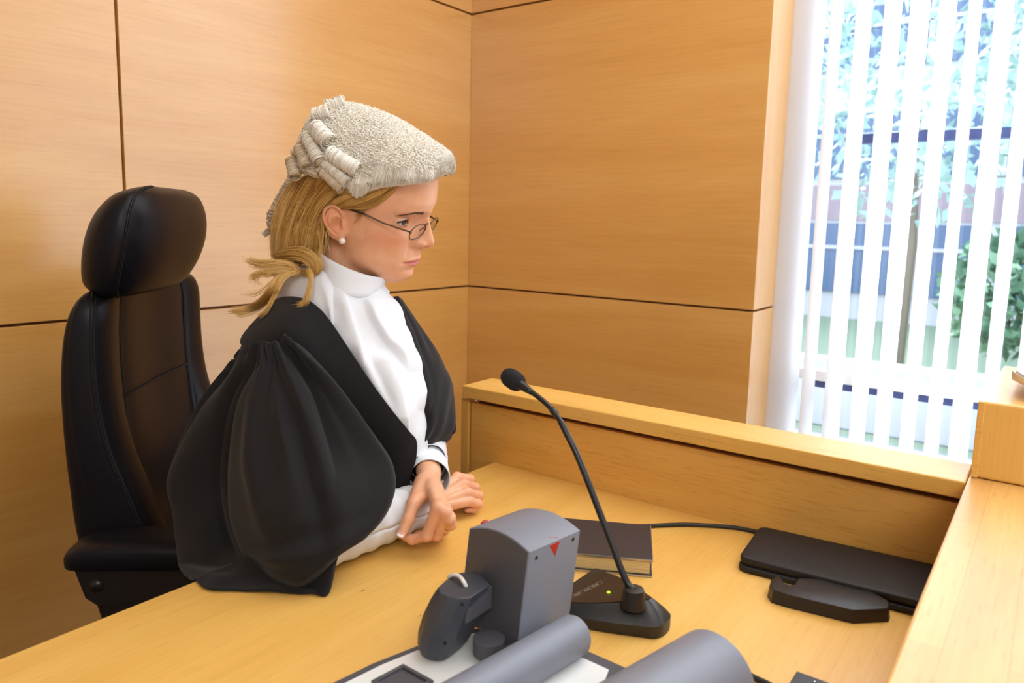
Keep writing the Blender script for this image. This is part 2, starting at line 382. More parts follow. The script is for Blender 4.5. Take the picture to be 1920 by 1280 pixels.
def tree(x, y, h, r, mt, seed, label, trunk_r=0.09):
    t = thing('tree', label, 'tree', (x, y, -0.8)); q = np.random.default_rng(seed)
    m = MB(); m.tube([(x, y, -0.8), (x+0.05, y, -0.8+h*0.3), (x-0.05, y+0.05, -0.8+h*0.62)], [trunk_r, trunk_r*0.8, trunk_r*0.4], 8); link('trunk', m, M['bark'], t)
    m = MB()
    for k in range(1500):
        d = unit(q.normal(size=3)); c = np.array([x, y, -0.8+h*0.66])+d*np.array([r, r, h*0.34])*q.uniform(0.35, 1)**0.5
        a = unit(q.normal(size=3)); b_ = unit(np.cross(a, q.normal(size=3))); s = q.uniform(0.06, 0.14)
        m.add([c-a*s, c+b_*s*0.5, c+a*s, c-b_*s*0.5], [(0, 1, 2, 3)])
    link('crown', m, mt, t)
tree(-1.7, 10.0, 6.2, 1.5, M['leaf2'], 1, 'pale leafy tree at left beyond the blinds')
tree(1.0, 12.5, 7.0, 2.0, M['leaf2'], 2, 'tall pale tree in front of the building, right of the other trees')
tree(-0.2, 8.2, 2.1, 0.9, M['leaf'], 3, 'small green tree standing on the lawn behind the white wall', 0.05)

# ------------------------------------------------------------------ the bench
ZR = 0.7505+0.0+0.138*DROP/0.44                 # top of the rail and the ledge
CT = 0.024
xl = onz(1812, 903, ZR)[0]                      # inner edge of the front ledge
yr0 = onz(1240, 794, ZR)[1]; yr1 = onz(922, 708, ZR)[1]
xr0 = onz(867, 722, ZR)[0]
bench = thing('judge_bench', 'beech veneered judge bench with raised end rail and wide front ledge', 'bench', (EDGE, -0.6, 0))
xp0 = ony(867, 750, -0.001)[0]; xp1 = ony(880, 750, -0.001)[0]
m_ = MB(); m_.box((EDGE, -1.75, DESK-0.03), (xl+0.05, 0.0, DESK), 0.0015); link('worktop', m_, M['desk'], bench)
m_ = MB(); m_.box((xp1+0.004, 0.0, 0.02), (xl+0.05, 0.022, ZR-CT-0.0125), 0.001); link('end_panel', m_, M['railpanel'], bench)
m_ = MB(); m_.box((xp0, -0.004, 0.0), (xp1, 0.03, ZR-CT-0.006), 0.001); link('end_post', m_, M['boxwood'], bench)
m_ = MB(); m_.box((xr0, yr0, ZR-CT), (xl-0.0005, yr1, ZR), 0.002); link('cap_rail', m_, M['rail'], bench)
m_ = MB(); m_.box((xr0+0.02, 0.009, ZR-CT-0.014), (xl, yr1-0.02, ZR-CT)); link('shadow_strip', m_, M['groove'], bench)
m_ = MB(); m_.box((xl, -1.75, ZR-0.045), (0.36, yr1+0.03, ZR), 0.003); link('front_ledge', m_, M['ledge'], bench)
m_ = MB(); m_.box((xl+0.025, -1.75, 0.02), (xl+0.05, -0.0005, ZR-0.046)); link('front_panel', m_, M['railpanel'], bench)
m_ = MB(); m_.box((0.28, -1.75, 0.0), (0.32, yr1+0.02, ZR-0.046)); link('outer_panel', m_, M['railpanel'], bench)
m_ = MB(); m_.box((EDGE+0.06, -1.72, 0.06), (EDGE+0.08, -0.002, DESK-0.031)); link('modesty_panel', m_, M['railpanel'], bench)
# knots in the veneer of the worktop
M['knot'] = mat('knot', srgb(140, 88, 38), 0.6)
for (px, py, l) in ((680, 1107, 9), (787, 1154, 7), (1645, 1226, 4)):
    c = onz(px, py, DESK+0.0002); d = np.array([0.25, 1, 0.0]); d /= np.linalg.norm(d); n = np.array([d[1], -d[0], 0]); s = l/1900
    link('knot', MB().add([c-d*s, c+n*s*0.22, c+d*s, c-n*s*0.22], [(0, 1, 2, 3)]), M['knot'], bench)

# sloped wooden document box standing on the corner of the ledge
bx = onz(1827, 896, ZR); bt = ony(1838, 751, bx[1])
lec = thing('document_box', 'beech lectern box standing on the corner of the bench ledge', 'lectern', (bx[0]+0.2, bx[1]+0.24, ZR))
x0, y0, x1, y1 = bx[0]-0.004, bx[1], bx[0]+0.42, bx[1]+0.52
zt0 = bt[2]; zt1 = zt0-0.028
m_ = MB(); m_.prism([(y0, ZR+0.001), (y1, ZR+0.001), (y1, zt1), (y0, zt0)], 0, x1-x0, axis=((x0, 0, 0), (0, 1, 0), (0, 0, 1), (1, 0, 0)))
ob = link('body', m_, M['boxwood'], lec); bv = ob.modifiers.new('b', 'BEVEL'); bv.width = 0.004; bv.segments = 3
m_ = MB(); m_.box((x0-0.0006, y0-0.0015, ZR+0.001), (x0+0.007, y0+0.012, zt0-0.001), 0.001); link('edge_strip', m_, M['rail'], lec)
# sheets of paper lying on the box, front corner curling
pp = thing('paper_sheets', 'curled white papers lying on the beech lectern box', 'paper', (x0+0.17, y0+0.2, zt0))
for k in range(2):
    m_ = MB(); G_ = []; base = x0+0.042+0.004*k
    for i in range(14):
        row = []
        for j in range(14):
            u, v = i/13, j/13; x = base+0.2*u; y = y0+0.05+0.29*v
            cz = 0.022*max(0, 1-u*3.2)**2*(1-0.4*v)+0.016*max(0, 1-v*5)**2*max(0, 1-u*1.8)
            row.append((x-0.012*max(0, 1-u*3.2)**2, y, zt0-0.028*(y-y0)/0.52+0.0012+0.0014*k+cz))
        G_.append(row)
    m_.grid(G_, flip=True); o = link('sheet', m_, M['paper'], pp); s_ = o.modifiers.new('t', 'SOLIDIFY'); s_.thickness = 0.0006
# ------------------------------------------------------------------ gooseneck microphone
p0 = onz(1185, 1112, DESK+0.036)
mic = thing('gooseneck_microphone', 'black gooseneck microphone with wedge base and glowing green light', 'microphone', (p0[0]-0.03, p0[1], DESK))
def outline(pts, z): return [onz(px, py, z)[:2] for px, py in pts]
bot = np.array(outline([(1248, 1184), (1243, 1197), (1215, 1201), (1150, 1191), (1062, 1166), (985, 1138)], DESK))
# mirrored footprint: axis runs from the tip towards the judge
tip = onz(1249, 1188, DESK)[:2]; c_mid = (onz(1040, 1160, DESK)[:2]+onz(1118, 1092, DESK)[:2])/2
ax = unit(c_mid-tip); nr = np.array([-ax[1], ax[0]])
L_ = np.linalg.norm(c_mid-tip)*1.12
def foot(s, hw):  return tip+ax*s*L_, hw
prof = [(0.0, 0.006), (0.012, 0.013), (0.05, 0.020), (0.15, 0.026), (0.35, 0.038), (0.6, 0.050), (0.85, 0.058), (0.97, 0.060), (1.0, 0.055)]
sc_ = DROP/0.44
def mic_ring(z, inset, s0=0.0):
    P = []
    for s, hw in prof:
        s2 = s0+(1-s0-inset*0.8)*s; P.append((tip+ax*s2*L_, max(hw*sc_-inset*0.02-inset*0.045, 0.004)))
    lft = [(*(q-nr*h), z) for q, h in P]; rgt = [(*(q+nr*h), z) for q, h in P]
    return lft+rgt[::-1]
def tilt(ring, z_tip, z_end):
    out = []
    for q in ring:
        s = np.dot(np.array(q[:2])-tip, ax)/L_; out.append((q[0], q[1], z_tip+(z_end-z_tip)*min(max(s, 0), 1)))
    return out
def resmooth(ring, n=64):
    r = np.array(ring); r = np.vstack([r, r[:1]]); return catmull(r, n+1)[:-1]
rings = [resmooth(mic_ring(DESK+0.0005, 0.02)), resmooth(mic_ring(DESK+0.003, 0.0)), resmooth(tilt(mic_ring(0, 0.0), DESK+0.015, DESK+0.012)),
         resmooth(tilt(mic_ring(0, 0.06, 0.04), DESK+0.022, DESK+0.0145)), resmooth(tilt(mic_ring(0, 0.20, 0.14), DESK+0.037, DESK+0.0165)),
         resmooth(tilt(mic_ring(0, 0.24, 0.16), DESK+0.039, DESK+0.0175))]
m_ = MB(); m_.loft(rings); autosmooth(link('base', m_, M['mic_black'], mic), 28)
pl = np.array(tilt(mic_ring(0, 0.26, 0.17), DESK+0.0398, DESK+0.0182)); pl = resmooth(pl)
m_ = MB(); m_.add(pl, [tuple(range(len(pl)))], False); plate = link('top_plate', m_, M['mic_plate'], mic)
def on_plate(px, py): # point on the sloping plate
    z = DESK+0.028
    for _ in range(8):
        q = onz(px, py, z); s = np.dot(q[:2]-tip, ax)/L_; z = DESK+0.0398+(0.0182-0.0398)*min(max(s, 0), 1)+0.0004
    return onz(px, py, z)
q = on_plate(1141, 1110); m_ = MB(); m_.ellipsoid(q, (0.0022, 0.0022, 0.0016)); link('indicator_light', m_, M['led'], mic)
# printed switch legend: a long thin rounded frame with three little marks
a_, b_ = on_plate(1072, 1119), on_plate(1128, 1091); d_ = unit(b_-a_); n_ = unit(np.cross([0, 0, 1.0], d_))
m_ = MB()
def bar(p, q, wd, mb):
    t = unit(q-p); n = unit(np.cross([0, 0, 1.0], t))*wd/2; mb.add([p-n, q-n, q+n, p+n], [(0, 1, 2, 3)], False)
e = n_*0.0026
bar(a_-e, b_-e, 0.0005, m_); bar(a_+e, b_+e, 0.0005, m_); bar(b_-e, b_+e+d_*0.001, 0.0005, m_); bar(a_-e, a_+e, 0.0005, m_)
for t0, k in ((0.08, 4), (0.42, 3), (0.66, 4)):
    for i in range(k):
        p = a_+(b_-a_)*(t0+0.055*i); bar(p-n_*0.0002, p+d_*0.0022, 0.0012, m_)
link('legend', m_, M['print'], mic)
# collar and neck
cz = DESK+0.034
cb = np.array([*onz(1187, 1130, cz)[:2], cz])
m_ = MB(); zz = [0, 0.004, 0.018, 0.0215, 0.023]; rr = [0.0150, 0.0142, 0.0128, 0.0118, 0.006]
m_.tube([cb+np.array([0, 0, z-0.004]) for z in zz], rr, 28); autosmooth(link('collar', m_, M['mic_black'], mic), 35)
yn = cb[1]
neck = [cb+np.array([0, 0, 0.016])]
for k, (px, py) in enumerate([(1170, 1080), (1130, 975), (1085, 860), (1062, 812), (1048, 785), (1030, 762), (1008, 743), (985, 727)]):
    neck.append(ony(px, py, yn+0.004*k*0.6))
neck = np.array(neck); fine_n = catmull(neck, 70)
sl = arclen(fine_n); m_ = MB(); rad = np.where(sl < sl[-1]*0.755, 0.0040, 0.0034); m_.tube(fine_n, rad, 12); gn = link('gooseneck', m_, M['steel_dark'], mic)
i0 = int(0.70*69); m_ = MB(); m_.tube(fine_n[i0-2:i0+3], [0.0043, 0.0045, 0.0045, 0.0044, 0.0040], 14); link('ferrule', m_, M['mic_black'], mic)
hd = unit(fine_n[-1]-fine_n[-4])
hb = fine_n[-1]-hd*0.012
m_ = MB(); m_.tube([hb, hb+hd*0.006, hb+hd*0.02, hb+hd*0.024], [0.0038, 0.0046, 0.0066, 0.0070], 20); link('capsule_sleeve', m_, M['steel_dark'], mic)
hs = hb+hd*0.020
m_ = MB(); prof_ = [(0, 0.006), (0.0012, 0.0098), (0.005, 0.0118), (0.012, 0.0128), (0.020, 0.0126), (0.026, 0.0112), (0.030, 0.0085), (0.0322, 0.0045), (0.0326, 0.0008)]
m_.tube([hs+hd*a*1.0 for a, _ in prof_], [b for _, b in prof_], 28); link('windscreen', m_, M['foam'], mic)

# ------------------------------------------------------------------ hardback book
bk_t = 0.024*sc_
A_, B_ = onz(1222, 1083, DESK), onz(1084, 1070, DESK); D_ = onz(1246, 986, DESK+bk_t)
du = unit(B_-A_); du[2] = 0; dv = np.array([-du[1], du[0], 0]); dv = dv if np.dot(dv, D_-A_) > 0 else -dv
W_ = 0.185*sc_; H_ = abs(np.dot(D_-A_, dv))
O_ = np.array([A_[0], A_[1], DESK])
book = thing('hardback_book', 'closed black hardback book with cream page edges lying on the desk', 'book', O_+du*W_/2+dv*H_/2)
def obox(mb, o, u, v, a0, a1, b0, b1, z0, z1, bev=0.0008):
    mb.prism([(a0, b0), (a1, b0), (a1, b1), (a0, b1)], z0, z1, axis=(o, u, v, (0, 0, 1)), bev=bev, seg=2)
m_ = MB(); obox(m_, O_, du, dv, 0, W_, 0, H_, 0.0003, 0.003); obox(m_, O_, du, dv, 0, W_, 0, H_, bk_t-0.003, bk_t); link('cover', m_, M['book_cover'], book)
m_ = MB(); obox(m_, O_, du, dv, 0.003, W_-0.002, 0.004, H_-0.004, 0.003, bk_t-0.0031, 0); link('page_block', m_, M['pages'], book)
m_ = MB(); obox(m_, O_, du, dv, W_-0.003, W_+0.001, 0, H_, 0.0004, bk_t-0.0002); link('spine', m_, M['book_cover'], book)
m_ = MB(); obox(m_, O_, du, dv, -0.0006, W_, -0.0008, 0.0004, bk_t-0.0028, bk_t-0.0006, 0); obox(m_, O_, du, dv, -0.0006, W_, -0.0008, 0.0004, 0.0006, 0.0026, 0)
obox(m_, O_, du, dv, -0.0008, 0.0004, 0, H_, 0.0006, 0.0026, 0); obox(m_, O_, du, dv, -0.0008, 0.0004, 0, H_, bk_t-0.0028, bk_t-0.0006, 0); link('edging', m_, M['silver_edge'], book)

# ------------------------------------------------------------------ microphone cord behind the book
pts = [(1130, 984), (1200, 986), (1247, 984), (1290, 983), (1350, 986), (1385, 990), (1425, 998)]
m_ = MB(); m_.tube(catmull([onz(a, b, DESK+0.0035) for a, b in pts], 40), 0.0032, 10)
tag(link('cord', m_, M['cord']), 'thin black cord running from the book to the leather case', 'cord')

# ------------------------------------------------------------------ leather case
z1 = DESK+0.021*sc_
Pa, Pb = onz(1391, 1022, z1), onz(1424, 982, z1)
Pc = onz(1756, 1036, z1); 
Pd_ = onz(1730, 1114, z1); u_ = unit((unit(Pc-Pb)+unit(Pd_-Pa)*2)*np.array([1, 1, 0])); v_ = np.array([u_[1], -u_[0], 0]); v_ = v_ if np.dot(v_, Pa-Pb) > 0 else -v_
o_ = np.array([Pb[0], Pb[1], DESK]); Wd = 0.122*sc_
Ln = (xl+0.018-Pb[0])/u_[0]
Ln = min(Ln, 0.262*sc_, (xl+0.010-Pb[0])/u_[0])
case = thing('leather_case', 'flat black stitched leather case lying against the bench end panel', 'case', o_+u_*Ln/2+v_*Wd/2)
def rrect(a0, a1, b0, b1, r, n=6):
    P = []
    for cx, cy, s in ((a1-r, b1-r, 0), (a0+r, b1-r, 1), (a0+r, b0+r, 2), (a1-r, b0+r, 3)):
        for k in range(n+1):
            t = (s+k/n)*math.pi/2; P.append((cx+r*math.cos(t), cy+r*math.sin(t)))
    return P
axs = (o_, u_, v_, (0, 0, 1))
def pillow(mb, a0, a1, b0, b1, r, z0, z1, edge, axs, dome=0.0):
    rings = []
    for ins, z in ((edge, z0), (edge*0.3, z0+(z1-z0)*0.15), (0, (z0+z1)/2), (edge*0.25, z1-(z1-z0)*0.2), (edge*0.8, z1-(z1-z0)*0.05), (edge*2.0, z1), (edge*6, z1+dome*0.6), (edge*12, z1+dome)):
        P = rrect(a0+ins, a1-ins, b0+ins, b1-ins, max(r-ins, 0.001)); rings.append([axs[0]+p[0]*axs[1]+p[1]*axs[2]+z*np.array([0, 0, 1.0]) for p in P])
    mb.loft(rings)
zc = 0.021*sc_
m_ = MB(); pillow(m_, 0, Ln, 0, Wd, 0.014, 0.0005, zc*0.42, 0.0015, axs); link('back_half', m_, M['pouch'], case)
m_ = MB(); pillow(m_, 0.001, Ln-0.001, 0.0015, Wd-0.002, 0.014, zc*0.52, zc*0.95, 0.0018, axs, 0.0012); link('front_half', m_, M['pouch'], case)
m_ = MB(); pillow(m_, 0.004, Ln-0.004, 0.004, Wd-0.0045, 0.012, zc*0.38, zc*0.56, 0.0008, axs); link('zip', m_, M['seam'], case)
m_ = MB()
for i in range(92):
    a = 0.014+i*(Ln-0.03)/92; c = o_+u_*a+v_*(Wd-0.0085)+np.array([0, 0, zc*0.953]); m_.ellipsoid(c, (0.0009, 0.0004, 0.0004), np.array([u_, v_, [0, 0, 1.0]]), 6, 4)
link('stitching', m_, mat('stitch_dark', srgb(58, 54, 56), 0.6), case)

# ------------------------------------------------------------------ black hooked plastic cover
hz = 0.016*sc_
hp = [(1443, 1096), (1446, 1086), (1454, 1079.5), (1461, 1079), (1463, 1086), (1469, 1094), (1482, 1098), (1493, 1097), (1496, 1083), (1540, 1085), (1590, 1087), (1632, 1108), (1664, 1124), (1667, 1134), (1664, 1140), (1600, 1143), (1590, 1141), (1480, 1115), (1450, 1106)]
P2 = [onz(a, b, DESK+hz)[:2] for a, b in hp]
hk = thing('hooked_cover', 'black plastic hook-ended cover lying in front of the leather case', 'tool', (*np.mean(P2, axis=0), DESK))
cen = np.mean(P2, axis=0); lowr = [cen+(q-cen)*1.03 for q in P2]
m_ = MB(); m_.prism(lowr[::-1], DESK+0.0004, DESK+hz, bev=0.0016, seg=3, taper=P2[::-1]); autosmooth(link('shell', m_, M['hook'], hk), 30)

# ------------------------------------------------------------------ black plate and cord at the near edge
q0, q1, q2 = onz(1494, 1257, DESK+0.012), onz(1560, 1281, DESK+0.012), onz(1470, 1290, DESK+0.012)
u2 = unit(q1-q0); v2 = unit(np.cross([0, 0, 1.0], u2)); v2 = v2 if np.dot(v2, q2-q0) > 0 else -v2
m_ = MB(); obox(m_, np.array([q0[0], q0[1], DESK]), u2, v2, 0, 0.1, 0, 0.07, 0.0003, 0.012, 0.001)
sp = tag(link('socket_plate', m_, M['box_black']), 'small black rectangular plate at the near edge of the desk', 'socket')
m_ = MB(); c = np.array([q0[0], q0[1], DESK+0.0122])+u2*0.02+v2*0.008; m_.ellipsoid(c, (0.0012, 0.0012, 0.0006)); link('screw', m_, M['chrome'], sp)
m_ = MB(); m_.tube(catmull([onz(a, b, DESK+0.0035) for a, b in ((1330, 1225), (1380, 1250), (1415, 1270), (1450, 1287), (1500, 1320))], 20), 0.0032, 10)
tag(link('power_cord', m_, M['cord']), 'short black cord emerging beside the grey cylinder', 'cord')

# ------------------------------------------------------------------ document camera (visualiser) folded on its lit board
sv = sc_
zb_ = DESK+0.013*sv
pr, pl_ = onz(1085, 1197, zb_), onz(1176, 1251, zb_)
bu = unit((onz(1176, 1251, zb_)-onz(1085, 1212, zb_))*np.array([1, 1, 0]))     # along the far edge, to the right
bv_ = np.array([-bu[1], bu[0], 0]); bv_ = -bv_ if bv_[1] > 0 else bv_            # towards the camera
viz = thing('document_camera', 'grey folded document camera standing on its white working board', 'document camera', (pr[0]-0.02, pr[1]-0.08, DESK))
corner = onz(1178, 1252, zb_)
ol = onz(640, 1275, zb_); om = onz(880, 1180, zb_)
# board outline: right corner, far edge, rounded far left corner, left edge running to the near side
bo = [corner[:2], onz(1085, 1211, zb_)[:2], onz(960, 1178, zb_)[:2], onz(890, 1177, zb_)[:2], onz(800, 1202, zb_)[:2], onz(700, 1243, zb_)[:2], onz(620, 1282, zb_)[:2], onz(480, 1360, zb_)[:2]]
near = [onz(480, 1360, zb_)[:2]+np.array([0.16, -0.12])*sv, corner[:2]+np.array([0.05, -0.16])*sv]
poly = [tuple(q) for q in bo]+[tuple(q) for q in near]
m_ = MB(); m_.prism(poly, DESK+0.0005, zb_, bev=0.002, seg=2); link('board_frame', m_, M['dark_grey'], viz)
pc = np.mean(poly, axis=0)
inner = [tuple(pc+(np.array(q)-pc)*0.885) for q in poly]
m_ = MB(); m_.prism(inner, zb_-0.001, zb_+0.0015, bev=0.001, seg=1); link('white_board', m_, M['white_board'], viz)

# camera head: upright block with an arched top, leaning slightly
e1 = onz(971, 1222, zb_+0.010); er = onz(1067, 1168, zb_+0.010)
u3 = unit((er-e1)*np.array([1, 1, 0])); v3 = np.array([-u3[1], u3[0], 0]); v3 = v3 if v3[0] < 0 else -v3
nface = v3
Ht = ony(992, 1040, e1[1]+0.004)[2]-e1[2]; Du = np.dot(er-e1, u3); Dv = 0.088*sv
lean = u3*0.010+(-v3)*0.004
NB = 16
def head_pt(a, b, h):      # a along u3, b along v3, h = height fraction
    arch = 0.010*sv*(1-(2*b/Dv-1)**2)-0.004*(b/Dv)
    z = (Ht+arch)*h
    return e1+u3*a+v3*b+np.array([0, 0, z])+lean*h
rings = []
for a, ins in ((0, 0.0022), (0.0006, 0.0006), (0.0026, 0), (Du-0.0026, 0), (Du-0.0006, 0.0006), (Du, 0.0022)):
    ring = [head_pt(a, b, 0) for b in np.linspace(ins, Dv-ins, NB)]+[head_pt(a, b, 1-ins/Ht) for b in np.linspace(Dv-ins, ins, NB)]
    rings.append(ring)
m_ = MB(); m_.loft(rings); head_mb = m_; head = autosmooth(link('camera_head', m_, M['grey_plastic'], viz), 30)
# darker end plate (the face turned to the grip)
m_ = MB(); NBp = 16
ring = [head_pt(-0.0006, b, 0.015) for b in np.linspace(0.0022, Dv-0.0022, NBp)]+[head_pt(-0.0006, b, 0.985) for b in np.linspace(Dv-0.0022, 0.0022, NBp)]
ring2 = [q+u3*0.003 for q in ring]
m_.loft([ring, ring2], smooth=False); link('end_plate', m_, M['dark_grey'], viz)
# red wedge marks on the top edge, screw holes
def face_pt(px, py): return onpl(px, py, e1+lean*0.7-v3*0.0006, v3)
from mathutils.bvhtree import BVHTree
def caster(mb): 
    t = BVHTree.FromPolygons([Vector(v) for v in mb.v], [tuple(f) for f in mb.f])
    def hit(px, py, off=0.0006):
        d = unit(ray(px, py)); h = t.ray_cast(Vector(C), Vector(d))[0]
        return np.array(h)-d*off if h is not None else dep(px, py, 0.7)
    return hit
hit_head = caster(head_mb)
def face_pt(px, py): return hit_head(px, py)
def wedge(q, par):
    m = MB(); t, b = q
    m.add([t[0], t[1], b, t[0]+v3*0.006+np.array([0, 0, 0.003]), t[1]+v3*0.005+np.array([0, 0, 0.003]), b+v3*0.006], [(0, 1, 2), (0, 3, 4, 1), (1, 4, 5, 2), (2, 5, 3, 0), (3, 5, 4)], False); return link('mark', m, M['red'], par)
wedge(((face_pt(1031, 1024), face_pt(1049, 1015)), face_pt(1041, 1042)), viz)
m_ = MB(); q3 = [face_pt(1028, 1006), face_pt(1046, 1007), face_pt(1049, 1014.5), face_pt(1032, 1022.5)]; m_.add(q3+[p+np.array([0, 0, -0.003]) for p in q3], [(0, 1, 2, 3), (7, 6, 5, 4), (0, 4, 5, 1), (1, 5, 6, 2), (2, 6, 7, 3), (3, 7, 4, 0)], False); link('mark', m_, M['red'], viz)
far_t = head_pt(Du*0.30, Dv+0.0006, 1.0)
m_ = MB(); m_.ellipsoid(far_t+np.array([0, 0, -0.001]), (0.006, 0.003, 0.004), np.array([u3, v3, [0, 0, 1.0]]), 14, 8); link('mark', m_, M['red'], viz)
for px, py in ((1006, 1046), (1075, 1011)):
    m_ = MB(); m_.ellipsoid(face_pt(px, py)+v3*0.0004, (0.0024, 0.0008, 0.0024), np.array([u3, v3, [0, 0, 1.0]]), 14, 6); link('screw_hole', m_, M['hole'], viz)
# hinge cylinder along the foot of the lit face
rc = 0.0205*sv
ca = onz(1074, 1192, zb_+rc)+u3*0.002; cbk = ca-u3*0.20*sv
m_ = MB(); m_.tube([ca+u3*0.006, ca+u3*0.0045, ca, cbk], [rc*0.6, rc*0.9, rc, rc], 36); autosmooth(link('hinge_cylinder', m_, M['grey_plastic'], viz), 40)
hc = onpl(946, 1238, e1-u3*0.012, u3)
m_ = MB(); m_.tube([hc+u3*0.016, hc-u3*0.008, hc-u3*0.012], [0.0125, 0.0125, 0.009], 28); autosmooth(link('hub', m_, M['dark_grey'], viz), 40)
lb = onz(890, 1240, zb_+0.004)
m_ = MB(); m_.tube([lb+u3*0.02+np.array([0, 0, 0.018]), lb+np.array([0, 0, 0.002])+u3*0.02, lb+u3*0.02], [0.017, 0.0165, 0.013], 28); autosmooth(link('lens_barrel', m_, M['dark_grey'], viz), 40)
# lamp head beside the block: faceted shell, curved outer side
gtop = head_pt(0, Dv, 0)+np.array([0, 0, onpl(882, 1067, head_pt(0, Dv, 0), u3)[2]-e1[2]])
zt_ = gtop[2]+0.002; zbm = zb_+0.006
def gring(pts, z):
    c = onz(870, 1094, zt_)
    return [onz(a, b, z) for a, b in pts]
top_px = [(821, 1100), (826, 1112), (840, 1118), (862, 1121), (883, 1119), (919, 1095), (893, 1068), (858, 1073), (838, 1085)]
topw = [onz(a, b, zt_) for a, b in top_px]
# lower rings slide outwards (along v3) and slim down, as the shell curves
gc = np.mean(topw, axis=0)
rings = []
prof_g = [(0.0, 0.94, 0.0), (0.01, 1.0, 0.0), (0.2, 1.10, 0.006), (0.45, 1.14, 0.013), (0.7, 1.10, 0.018), (0.88, 0.97, 0.020), (0.97, 0.80, 0.019), (1.0, 0.70, 0.018)]
# bottom height: lowest point of the shell seen in the photograph
bot = onpl(815, 1249, gc-u3*0.026+v3*0.014, u3)
zlow = zb_+0.0035
for t, s, sh in prof_g:
    rings.append([gc+(q-gc)*np.array([s, s, 1])+v3*sh*0.8-u3*0.017*t+np.array([0, 0, (zlow-zt_)*t]) for q in topw])
m_ = MB(); m_.loft([np.array(r) for r in rings]); lamp_mb = m_; gr_ = link('lamp_head', m_, M['grip_grey'], viz)
bv = gr_.modifiers.new('b', 'BEVEL'); bv.width = 0.003; bv.segments = 3; bv.limit_method = 'ANGLE'; bv.angle_limit = math.radians(24); autosmooth(gr_, 34)
# arm joining the lamp head to the block
m_ = MB(); jb = gc+np.array([0, 0, -0.012]); m_.box(jb-np.array([0.012, 0.012, 0.018]), jb+np.array([0.022, 0.03, 0.008]), 0.002); link('joint', m_, M['dark_grey'], viz)
m_ = MB(); arc = [onz(841, 1081, zt_-0.001), onz(850, 1077, zt_+0.004), onz(861, 1080, zt_+0.0055), onz(869, 1090, zt_+0.0045), onz(874, 1100, zt_-0.001)]
m_.tube(catmull(arc, 20), 0.0022, 10); link('lamp_cable', m_, M['white_plastic'], viz)
hit_lamp = caster(lamp_mb)
for px, py in ((866, 1132), (834, 1205)):
    q = hit_lamp(px, py, -0.0004); m_ = MB(); m_.ellipsoid(q, (0.0022, 0.0022, 0.0022), nu=14, nv=8); link('screw_hole', m_, M['hole'], viz)
# square clip plate at the near edge of the board
s0, s1, s2 = onz(756, 1243, zb_+0.012), onz(813, 1274, zb_+0.012), onz(699, 1273, zb_+0.012)
us = unit(s1-s0); vs = unit(s2-s0); Ls = np.linalg.norm(s1-s0); Lv = np.linalg.norm(s2-s0)*1.05; so = np.array([s0[0], s0[1], zb_])
m_ = MB(); obox(m_, so, us, vs, 0, Ls, 0, Lv, 0.0014, 0.009, 0.001)
for a0, a1, b0, b1 in ((0, Ls, 0, 0.004), (0, Ls, Lv-0.004, Lv), (0, 0.004, 0.0041, Lv-0.0041), (Ls-0.004, Ls, 0.0041, Lv-0.0041)): obox(m_, so, us, vs, a0, a1, b0, b1, 0.0088, 0.012, 0.0006)
link('square_clip', m_, M['dark_grey'], viz)
# large tube arm at the near right
R2 = 0.041*sv; cf = onz(1342, 1266, DESK+R2+0.002); ad = unit(np.array([0.22, 0.97, 0]))
m_ = MB(); m_.tube([cf+ad*0.0005, cf, cf-ad*0.002, cf-ad*0.27], [R2*0.90, R2*0.97, R2, R2], 72); autosmooth(link('tube_arm', m_, M['grey_plastic'], viz), 45)
# ------------------------------------------------------------------ executive chair (local frame: x forward, y to the far side, z up)
cth = math.radians(40.5)
Pc0 = dep(150, 800, 1.2)-0.012*np.array([math.cos(cth), math.sin(cth), 0])
CHX = np.array([math.cos(cth), math.sin(cth), 0]); CHY = np.array([-math.sin(cth), math.cos(cth), 0])
chair = thing('office_chair', 'tall black leather executive chair with separate padded headrest behind the judge', 'chair', (Pc0[0], Pc0[1], 0), cth)
ZB = [0.44, 0.52, 0.60, 0.69, 0.769, 0.823, 0.886, 0.948, 1.008, 1.05, 1.075, 1.088, 1.094]
XB = [0.02, 0.01, -0.004, -0.016, -0.0225, -0.026, -0.028, -0.027, -0.021, -0.013, -0.004, 0.004, 0.012]
XS = [0.150, 0.140, 0.127, 0.105, 0.079, 0.060, 0.046, 0.040, 0.039, 0.040, 0.038, 0.034, 0.026]
XP = [0.085, 0.080, 0.074, 0.064, 0.054, 0.047, 0.040, 0.037, 0.036, 0.037, 0.036, 0.033, 0.026]
IN = [0.030, 0.018, 0.008, 0.0, 0.0, 0.0, 0.0, 0.0, 0.001, 0.005, 0.014, 0.028, 0.050]
CW = 0.50
def back_ring(i):
    xb, xs, xp, q = XB[i], XS[i], XP[i], IN[i]; w = CW
    h = [(xb, w*0.5), (xb, 0.15+q), (xb+0.001, 0.05+q), (xb+0.007, 0.012+q), (xb+0.02*(xs-xb)/0.06, 0.002+q), ((xb+xs)/2, 0.0+q), (xs-0.006, 0.004+q), (xs+0.004, 0.018+q), (xs+0.009, 0.040+q), (xs+0.007, 0.066+q), ((xs*0.4+xp*0.6)+0.004, 0.086+q*0.8), (xp, 0.100+q*0.6), (xp+0.002, 0.14+q*0.3), (xp-0.003, w*0.5)]
    h = h[:-1]+[h[-1]]+[(x, w-y) for x, y in h[-2:0:-1]]
    return np.array([(x, y, ZB[i]) for x, y in h])
ctl = np.stack([back_ring(i) for i in range(len(ZB))])           # (nz, nring, 3)
nR = ctl.shape[1]
ctl_c = np.concatenate([ctl[:, -1:], ctl, ctl[:, :2]], axis=1)
NZ = 90
